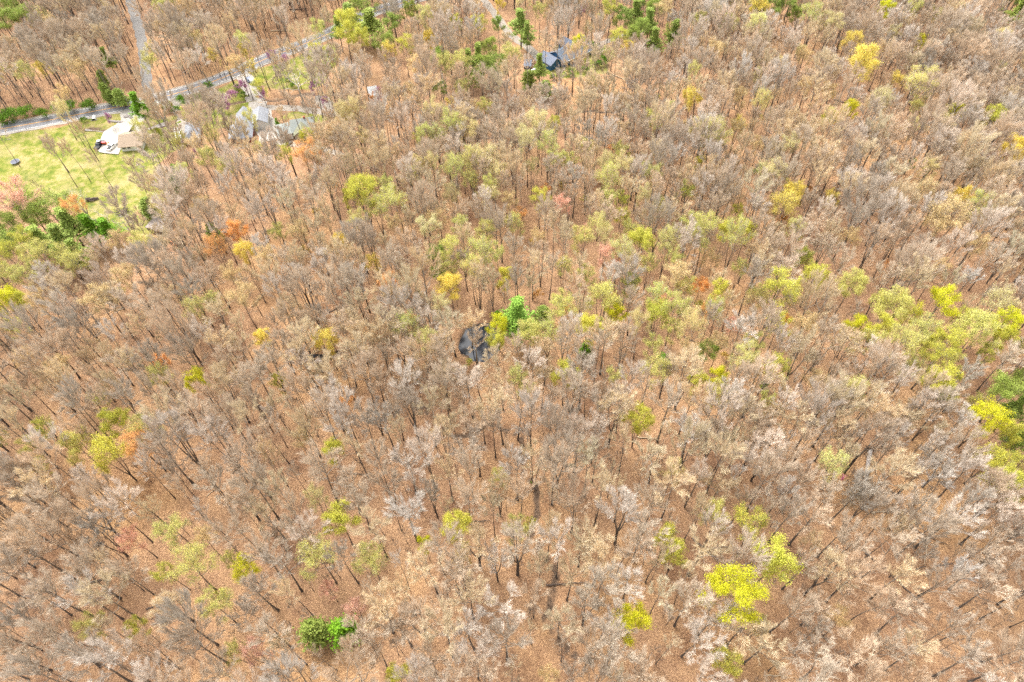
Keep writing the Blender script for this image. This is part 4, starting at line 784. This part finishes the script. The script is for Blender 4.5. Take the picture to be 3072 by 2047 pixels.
# red shed
a, b, rz, L = site((1113, 304), (1137, 299)); o = empty('red_shed', a, rz); D_ = 5.0
walls(L, D_, 2.6, 0.5).build('wall', M['red_wall'], o)
MB().add([(-.3, -.4, 2.55), (L+.3, -.4, 2.55), (L+.3, D_+.3, 3.6), (-.3, D_+.3, 3.6), (-.3, -.4, 2.43), (L+.3, -.4, 2.43), (L+.3, D_+.3, 3.48), (-.3, D_+.3, 3.48)], [(0, 1, 2, 3), (7, 6, 5, 4), (0, 4, 5, 1), (1, 5, 6, 2), (2, 6, 7, 3), (3, 7, 4, 0)]).build('roof', M['grey_roof'], o)
MB().box((1.5, -0.05, 1.1), (1.5, .12, 2.1)).build('doorway', M['navy'], o); window(o, L-1.8, 1.5, .9, .8)
for k in range(4): q_ = MB().tube([(1.0+k*1.5, -1.6-.5*(k % 2), 0), (1.0+k*1.5, -1.6-.5*(k % 2), 1.0)], [0.42, .42], 10).build('barrel', M['red_wall' if k % 2 else 'orange']); q_.location = o.matrix_basis @ Vector((0, 0, 0)) if False else a; q_.rotation_euler = (0, 0, rz); tag(q_, ('dull red barrel' if k % 2 else 'orange barrel')+' standing '+['leftmost', 'second from left', 'second from right', 'rightmost'][k]+' before the red shed', 'barrel', 'barrels before the red shed')
tag(o, 'small red shed with a weathered grey lean roof', 'shed')
# dark open shed at the lawn edge, boats and junk
a, b, rz, L = site((446, 694), (489, 706)); o = empty('open_shed', a, rz); D_ = 5.5
MB().add([(-.3, -.3, 2.0), (L+.3, -.3, 2.0), (L+.3, D_, 2.7), (-.3, D_, 2.7), (-.3, -.3, 1.85), (L+.3, -.3, 1.85), (L+.3, D_, 2.55), (-.3, D_, 2.55)], [(0, 1, 2, 3), (7, 6, 5, 4), (0, 4, 5, 1), (1, 5, 6, 2), (2, 6, 7, 3), (3, 7, 4, 0)]).build('roof', M['old_wood'], o)
MB().box((L/2, D_-.2, 1.2), (L, .12, 2.6)).box((0.06, D_/2, 1.0), (.1, D_-.5, 2.2)).box((L-.06, D_/2, 1.0), (.1, D_-.5, 2.2)).build('wall', M['dead_dark'], o)
for k in range(4): MB().box((.2+k*(L-.4)/3, 0, .8), (.18, .18, 2.1)).build('post', M['dead_dark'], o)
tag(o, 'low open fronted shed with weathered flat roof at the lawn edge', 'shed')
a, b, rz, L = site((532, 738), (547, 742)); o = empty('trailer', a, rz)
MB().box((L/2, .9, .7), (L, 1.8, .3)).box((L/2, 0.03, 1.1), (L, .08, .5)).box((L/2, 1.77, 1.1), (L, .08, .5)).build('bed', M['dead_pale'], o)
for x in (L*.35, L*.6):
    for y_ in (-.1, 1.9): MB().tube([(x, y_-.1, .35), (x, y_+.1, .35)], .35, 12).build('wheel', M['black'], o)
MB().box((-.7, .9, .55), (1.6, .12, .12)).build('drawbar', M['dead_dark'], o); tag(o, 'small flat trailer parked by the creek below the lawn', 'trailer')
a, b, rz, L = site((503, 724), (522, 738)); o = empty('loader', a, rz)
MB().box((L*.45, .8, .9), (2.6, 1.3, .8)).build('body', M['orange'], o); MB().box((L*.35, .8, 1.8), (1.1, 1.1, 1.0)).build('cab', M['black'], o); MB().tube([(L*.7, .3, 1.2), (L*.95, .3, .6)], .1).tube([(L*.7, 1.3, 1.2), (L*.95, 1.3, .6)], .1).box((L*1.0, .8, .45), (.5, 1.9, .6)).build('bucket', M['orange'], o)
for x in (L*.3, L*.62):
    for y_ in (0, 1.6): MB().tube([(x, y_-.15, .45), (x, y_+.15, .45)], .45, 12).build('wheel', M['black'], o)
tag(o, 'old orange loader standing among trees below the lawn', 'loader')
p = G(371, 640); o = empty('brush_pile', p); m_ = MB()
for k in range(40): t = random.random()*6.28; r = random.uniform(0, 2.2); e = random.random()*6.28; l_ = random.uniform(1, 2.4); m_.tube([(r*math.cos(t), r*math.sin(t), random.uniform(.1, .9)), (r*math.cos(t)+l_*math.cos(e), r*math.sin(t)+l_*math.sin(e), random.uniform(.1, 1.3))], random.uniform(.05, .16), 4)
q_ = m_.build('branches', M['dead_dark'], o); tag(o, 'dark heap of branches on the lower lawn', 'brush pile')
p = G(270, 603); o = empty('wood_pile', p); m_ = MB()
for k in range(26): t = random.random()*6.28; r = random.uniform(0, 1.8); m_.tube([(r*math.cos(t), r*math.sin(t)*.5, .2+.3*(k % 3)), (r*math.cos(t)+1.6, r*math.sin(t)*.5+.3, .25+.3*(k % 3))], .2, 6)
m_.build('logs', M['dead_dark'], o); tag(o, 'stacked logs around the foot of a many stemmed tree', 'wood pile')
# trampoline
p = G(48, 489); o = empty('trampoline', p); o.scale = (.8, .8, .8); n = 20; ring = [(2.0*math.cos(6.283*k/n), 2.0*math.sin(6.283*k/n), .9) for k in range(n+1)]
MB().tube(ring, .12, 6, False).build('rim', M['car_grey'], o); MB().add([(0, 0, .86)]+[(1.85*math.cos(6.283*k/n), 1.85*math.sin(6.283*k/n), .88) for k in range(n)], [(0, 1+k, 1+(k+1) % n) for k in range(n)]).build('mat', M['navy'], o)
for k in range(5): t = 1.256*k; MB().tube([(2*math.cos(t), 2*math.sin(t), .9), (2.05*math.cos(t), 2.05*math.sin(t), -.1)], .05).build('leg', M['galv'], o)
tag(o, 'round dark trampoline on the lawn beside a small tree', 'trampoline')
p = G(42, 505); 
# gas tank
a, b, rz, L = site((1592, 222), (1610, 212)); o = empty('gas_tank', a, rz); m_ = MB().tube([(0, 0, 1.0), (.25, 0, 1.0), (.6, 0, 1.0), (L-.6, 0, 1.0), (L-.25, 0, 1.0), (L, 0, 1.0)], [.15, .5, .62, .62, .5, .15], 16); m_.build('tank', M['white'], o, True)
for x in (L*.25, L*.75): MB().box((x, 0, .3), (.25, 1.0, .7)).build('saddle', M['stone'], o)
MB().tube([(L/2, 0, 1.55), (L/2, 0, 1.85)], .2, 10).build('valve_cap', M['galv'], o); tag(o, 'white cylindrical gas tank below the blue house', 'gas tank')
a, b, rz, L = site((1572, 208), (1592, 209)); o = empty('tarp_shelter', a, rz); walls(L, 5.5, 1.7, 1.0).build('wall', M['navy'], o); gable(L, 5.5, 1.7, 1.0, .2).build('roof', M['slate_dark'], o); MB().box((L/2, -.05, .8), (1.1, .1, 1.6)).build('door', M['black'], o); tag(o, 'small dark navy shed left of the gas tank', 'shed')
# white camper by the cottage
a, b, rz, L = site((544, 434), (536, 400)); L = min(L, 9); o = empty('camper', a, rz)
MB().prism([(0, .5), (L-.6, .5), (L, 1.2), (L-.2, 2.6), (.3, 2.75), (0, 2.4)], -1.2, 1.2).build('body', M['white'], o)
for x in (L*.42, L*.55):
    for y_ in (-1.15, 1.15): MB().tube([(x, y_-.12, .35), (x, y_+.12, .35)], .36, 12).build('wheel', M['black'], o)
for x in (1.6, L*.75): window(o, x, 1.8, 1.0, .6, -1.22, 'galv')
door(o, L*.3, .7, 1.9, -1.23, 'galv'); tag(o, 'white camper trailer parked left of the cottage', 'camper')

# vehicles
def car(name, p0, p1, paint, label, cat, kind='pickup'):
    a, b, rz, _ = site(p0, p1); L, Wd = (5.6, 1.95) if kind == 'pickup' else (4.7, 1.85); o = empty(name, a, rz)
    if kind == 'pickup': lo = [(0, .35), (L, .35), (L, .75), (L-.15, .98), (L-1.35, 1.05), (0.05, 1.02), (0, .8)]; cab = [(1.75, 1.03), (4.35, 1.04), (3.65, 1.72), (2.05, 1.74)]
    else: lo = [(0, .32), (L, .32), (L, .7), (L-.2, .85), (L-1.2, .95), (.1, .95), (0, .7)]; cab = [(.35, .95), (L-1.2, .96), (L-1.95, 1.48), (.95, 1.5)]
    MB().prism(lo, -Wd/2, Wd/2).build('body', M[paint], o); c = MB().prism(cab, -Wd/2+.12, Wd/2-.12).build('cabin', M[paint], o)
    w = MB()
    x1, x2, x3, x4 = cab[0][0], cab[1][0], cab[2][0], cab[3][0]; zt = cab[2][1]
    for s in (-1, 1): y = s*(Wd/2-.11); w.add([(x1+.3, y, 1.12), (x2-.45, y, 1.12), (x3-.05, y, zt-.1), (x4+.1, y, zt-.1)], [(0, 1, 2, 3)])
    w.add([(x2+.02-.05, -Wd/2+.25, 1.12), (x2-.03, Wd/2-.25, 1.12), (x3+.06, Wd/2-.3, zt-.06), (x3+.06, -Wd/2+.3, zt-.06)], [(0, 1, 2, 3)]); w.add([(x1-.03+.05, -Wd/2+.25, 1.12), (x1+.02, Wd/2-.25, 1.12), (x4-.06, Wd/2-.3, zt-.06), (x4-.06, -Wd/2+.3, zt-.06)], [(0, 3, 2, 1)])
    w.build('windows', M['glass'], c)
    if kind == 'pickup': MB().box((.95, 0, 1.03), (1.45, Wd-.3, .05)).build('cargo_bed', M['black'], o)
    for x in (.95, L-.95):
        for s in (-1, 1):
            wh = MB().tube([(x, s*Wd/2-.12, .36), (x, s*Wd/2+.12*1, .36)], .37, 14).build('wheel', M['black'], o); MB().tube([(x, s*(Wd/2+.125)-.01, .36), (x, s*(Wd/2+.125)+.01, .36)], .2, 10).build('rim', M['galv'], wh)
    for s in (-1, 1): MB().box((L+.005, s*(Wd/2-.3), .68), (.06, .35, .18)).build('headlight', M['chrome'], o); MB().box((-.005, s*(Wd/2-.2), .75), (.06, .18, .25)).build('taillight', M['red'], o)
    tag(o, label, cat); return o
car('pickup_truck', (326, 456), (340, 441), 'white', 'white pickup truck parked at the foot of the gravel yard', 'pickup truck')
car('pickup_truck', (290, 452), (300, 439), 'car_black', 'black pickup truck parked left of the white one', 'pickup truck')
car('car', (752, 250), (745, 238), 'car_grey', 'grey blue car parked on the drive by the road', 'car', 'car')
a, b, rz, L = site((296, 437), (315, 435)); o = empty('tractor', a, rz)
MB().prism([(1.3, .7), (3.1, .7), (3.1, 1.35), (1.4, 1.45)], -.4, .4).build('hood', M['red'], o); MB().box((.8, 0, 1.0), (.9, .9, .5)).box((.45, 0, 1.45), (.15, .6, .6)).build('seat', M['black'], o); MB().box((.8, 0, 2.1), (1.2, 1.1, .08)).build('canopy', M['white'], o)
for s in (-1, 1):
    w_ = MB().tube([(.7, s*.85-.2, .65), (.7, s*.85+.2, .65)], .66, 16).build('wheel', M['black'], o); MB().tube([(.7, s*1.06-.01, .65), (.7, s*1.06+.01, .65)], .35, 12).build('rim', M['orange'], w_)
    MB().tube([(2.8, s*.6-.12, .38), (2.8, s*.6+.12, .38)], .38, 12).build('wheel', M['black'], o); MB().tube([(.4, s*.5, 1.3), (.4, s*.5, 2.08)], .04).tube([(1.2, s*.5, 1.2), (1.2, s*.5, 2.08)], .04).build('post', M['black'], o)
MB().tube([(2.0, -.5, 1.2), (3.6, -.5, .5)], .08).tube([(2.0, .5, 1.2), (3.6, .5, .5)], .08).box((3.8, 0, .4), (.5, 1.7, .55)).build('loader_bucket', M['orange'], o)
tag(o, 'red tractor with orange loader bucket behind the black pickup', 'tractor')
a, b, rz, L = site((762, 256), (755, 246)); o = empty('utility_trailer', a, rz); MB().prism([(0, .5), (3.2, .5), (3.2, 1.6), (2.6, 2.0), (.4, 2.0), (0, 1.6)], -.95, .95).build('cover', M['tarp'], o)
for s in (-1, 1): MB().tube([(1.6, s*.95-.1, .36), (1.6, s*.95+.1, .36)], .36, 12).build('wheel', M['black'], o)
MB().tube([(3.2, 0, .5), (4.2, 0, .45)], .06).build('drawbar', M['galv'], o); tag(o, 'tarpaulin covered trailer beside the grey blue car', 'trailer')
# guard rails
def rail(pts, label):
    P = resample([flat(*p) for p in pts], 2.4); c = P[len(P)//2]; o = empty('guard_rail', (c[0], c[1], 0)); q_ = [(p[0]-c[0], p[1]-c[1], float(th(*p))) for p in P]; m_ = MB()
    for a, b in zip(q_[:-1], q_[1:]):
        A, B = Vector(a), Vector(b)
        for zz in (.62, .78): m_.add([A+Vector((0, 0, zz-.06)), B+Vector((0, 0, zz-.06)), B+Vector((0, -.06, zz)), A+Vector((0, -.06, zz)), A+Vector((0, 0, zz+.06)), B+Vector((0, 0, zz+.06))], [(0, 1, 2, 3), (3, 2, 5, 4), (1, 0, 4, 5)])
    m_.build('beam', M['galv'], o)
    for p in q_: MB().box((p[0], p[1]+.08, p[2]+.3), (.14, .14, .9)).build('post', M['old_wood'], o)
    tag(o, label, 'guard rail', 'steel guard rails of the country road')
rail([(568,279),(600,272),(650,256),(700,236),(708,232)], 'steel guard rail between the two gravel drives')
rail([(751,226),(755,214),(766,206),(804,191),(850,170),(887,154),(940,130),(990,106)], 'steel guard rail right of the pale drive, ending at the evergreens')
# culvert and stones by the road
p = G(283, 357); o = empty('culvert', p, .25); MB().tube([(0, -1.2, .1), (0, 1.6, .1)], .8, 14, False).build('pipe', M['galv'], o); MB().box((0, -1.1, -.25), (2.6, .35, .7)).build('headwall', M['stone'], o); MB().tube([(0, 1.0, .1), (0, 1.2, .1)], .74, 14).build('shade_disc', M['black'], o); tag(o, 'culvert mouth in the road bank above the lawn', 'culvert')  # black disc inside the pipe stands for the shade of its bore
for k, (x, y) in enumerate([(330, 364), (340, 365), (351, 366), (363, 367), (378, 352), (386, 349), (393, 354)]):
    p = G(x, y); b_ = MB(); g2 = np.random.default_rng(k); n = 8
    V_ = [(0, 0, .55)]+[((.7+.25*g2.random())*math.cos(6.283*j/n), (.5+.2*g2.random())*math.sin(6.283*j/n), .28+.15*g2.random()) for j in range(n)]+[(.8*math.cos(6.283*j/n), .6*math.sin(6.283*j/n), -.2) for j in range(n)]
    o = link('boulder', mesh('boulder', V_, [(0, 1+j, 1+(j+1) % n) for j in range(n)]+[(1+j, 1+n+j, 1+n+(j+1) % n, 1+(j+1) % n) for j in range(n)], M['stone'])); o.location = p; o.scale = (1+.3*(k % 3), 1, 1)
    tag(o, ['first', 'second', 'third', 'fourth', 'fifth', 'sixth', 'seventh'][k]+' boulder from the left beside the dry creek bed', 'boulder', 'boulders beside the dry creek bed')

# ------------------------------------------------------------------ names, labels and groups of everything placed
cells = {}
NOUN = {'leafing_tree': 'tree', 'bare_tree': 'tree', 'evergreen_tree': 'tree', 'sycamore_tree': 'sycamore', 'redbud_tree': 'tree', 'shrub': 'shrub', 'fallen_log': 'fallen log'}
for d in PLACED:
    d['px'] = min(max(d['px'], 0), W); r, c = cell(d['px'], d['py']); cells.setdefault((d['name'], d['adj'], r, c), []).append(d)
for (nm, adj, r, c), L in cells.items():
    L.sort(key=lambda d: d['px'])
    for i, d in enumerate(L):
        noun = NOUN[nm]
        if len(L) == 1: lab = f'only {adj} {noun} {r}, {c}'
        else: lab = f'{ORD[i]} {adj} {noun} from left {r}, {c}'
        tag(d['o'], lab, d['cat'], d['group'])
print('placed', len(PLACED), 'objects', len(bpy.data.objects))
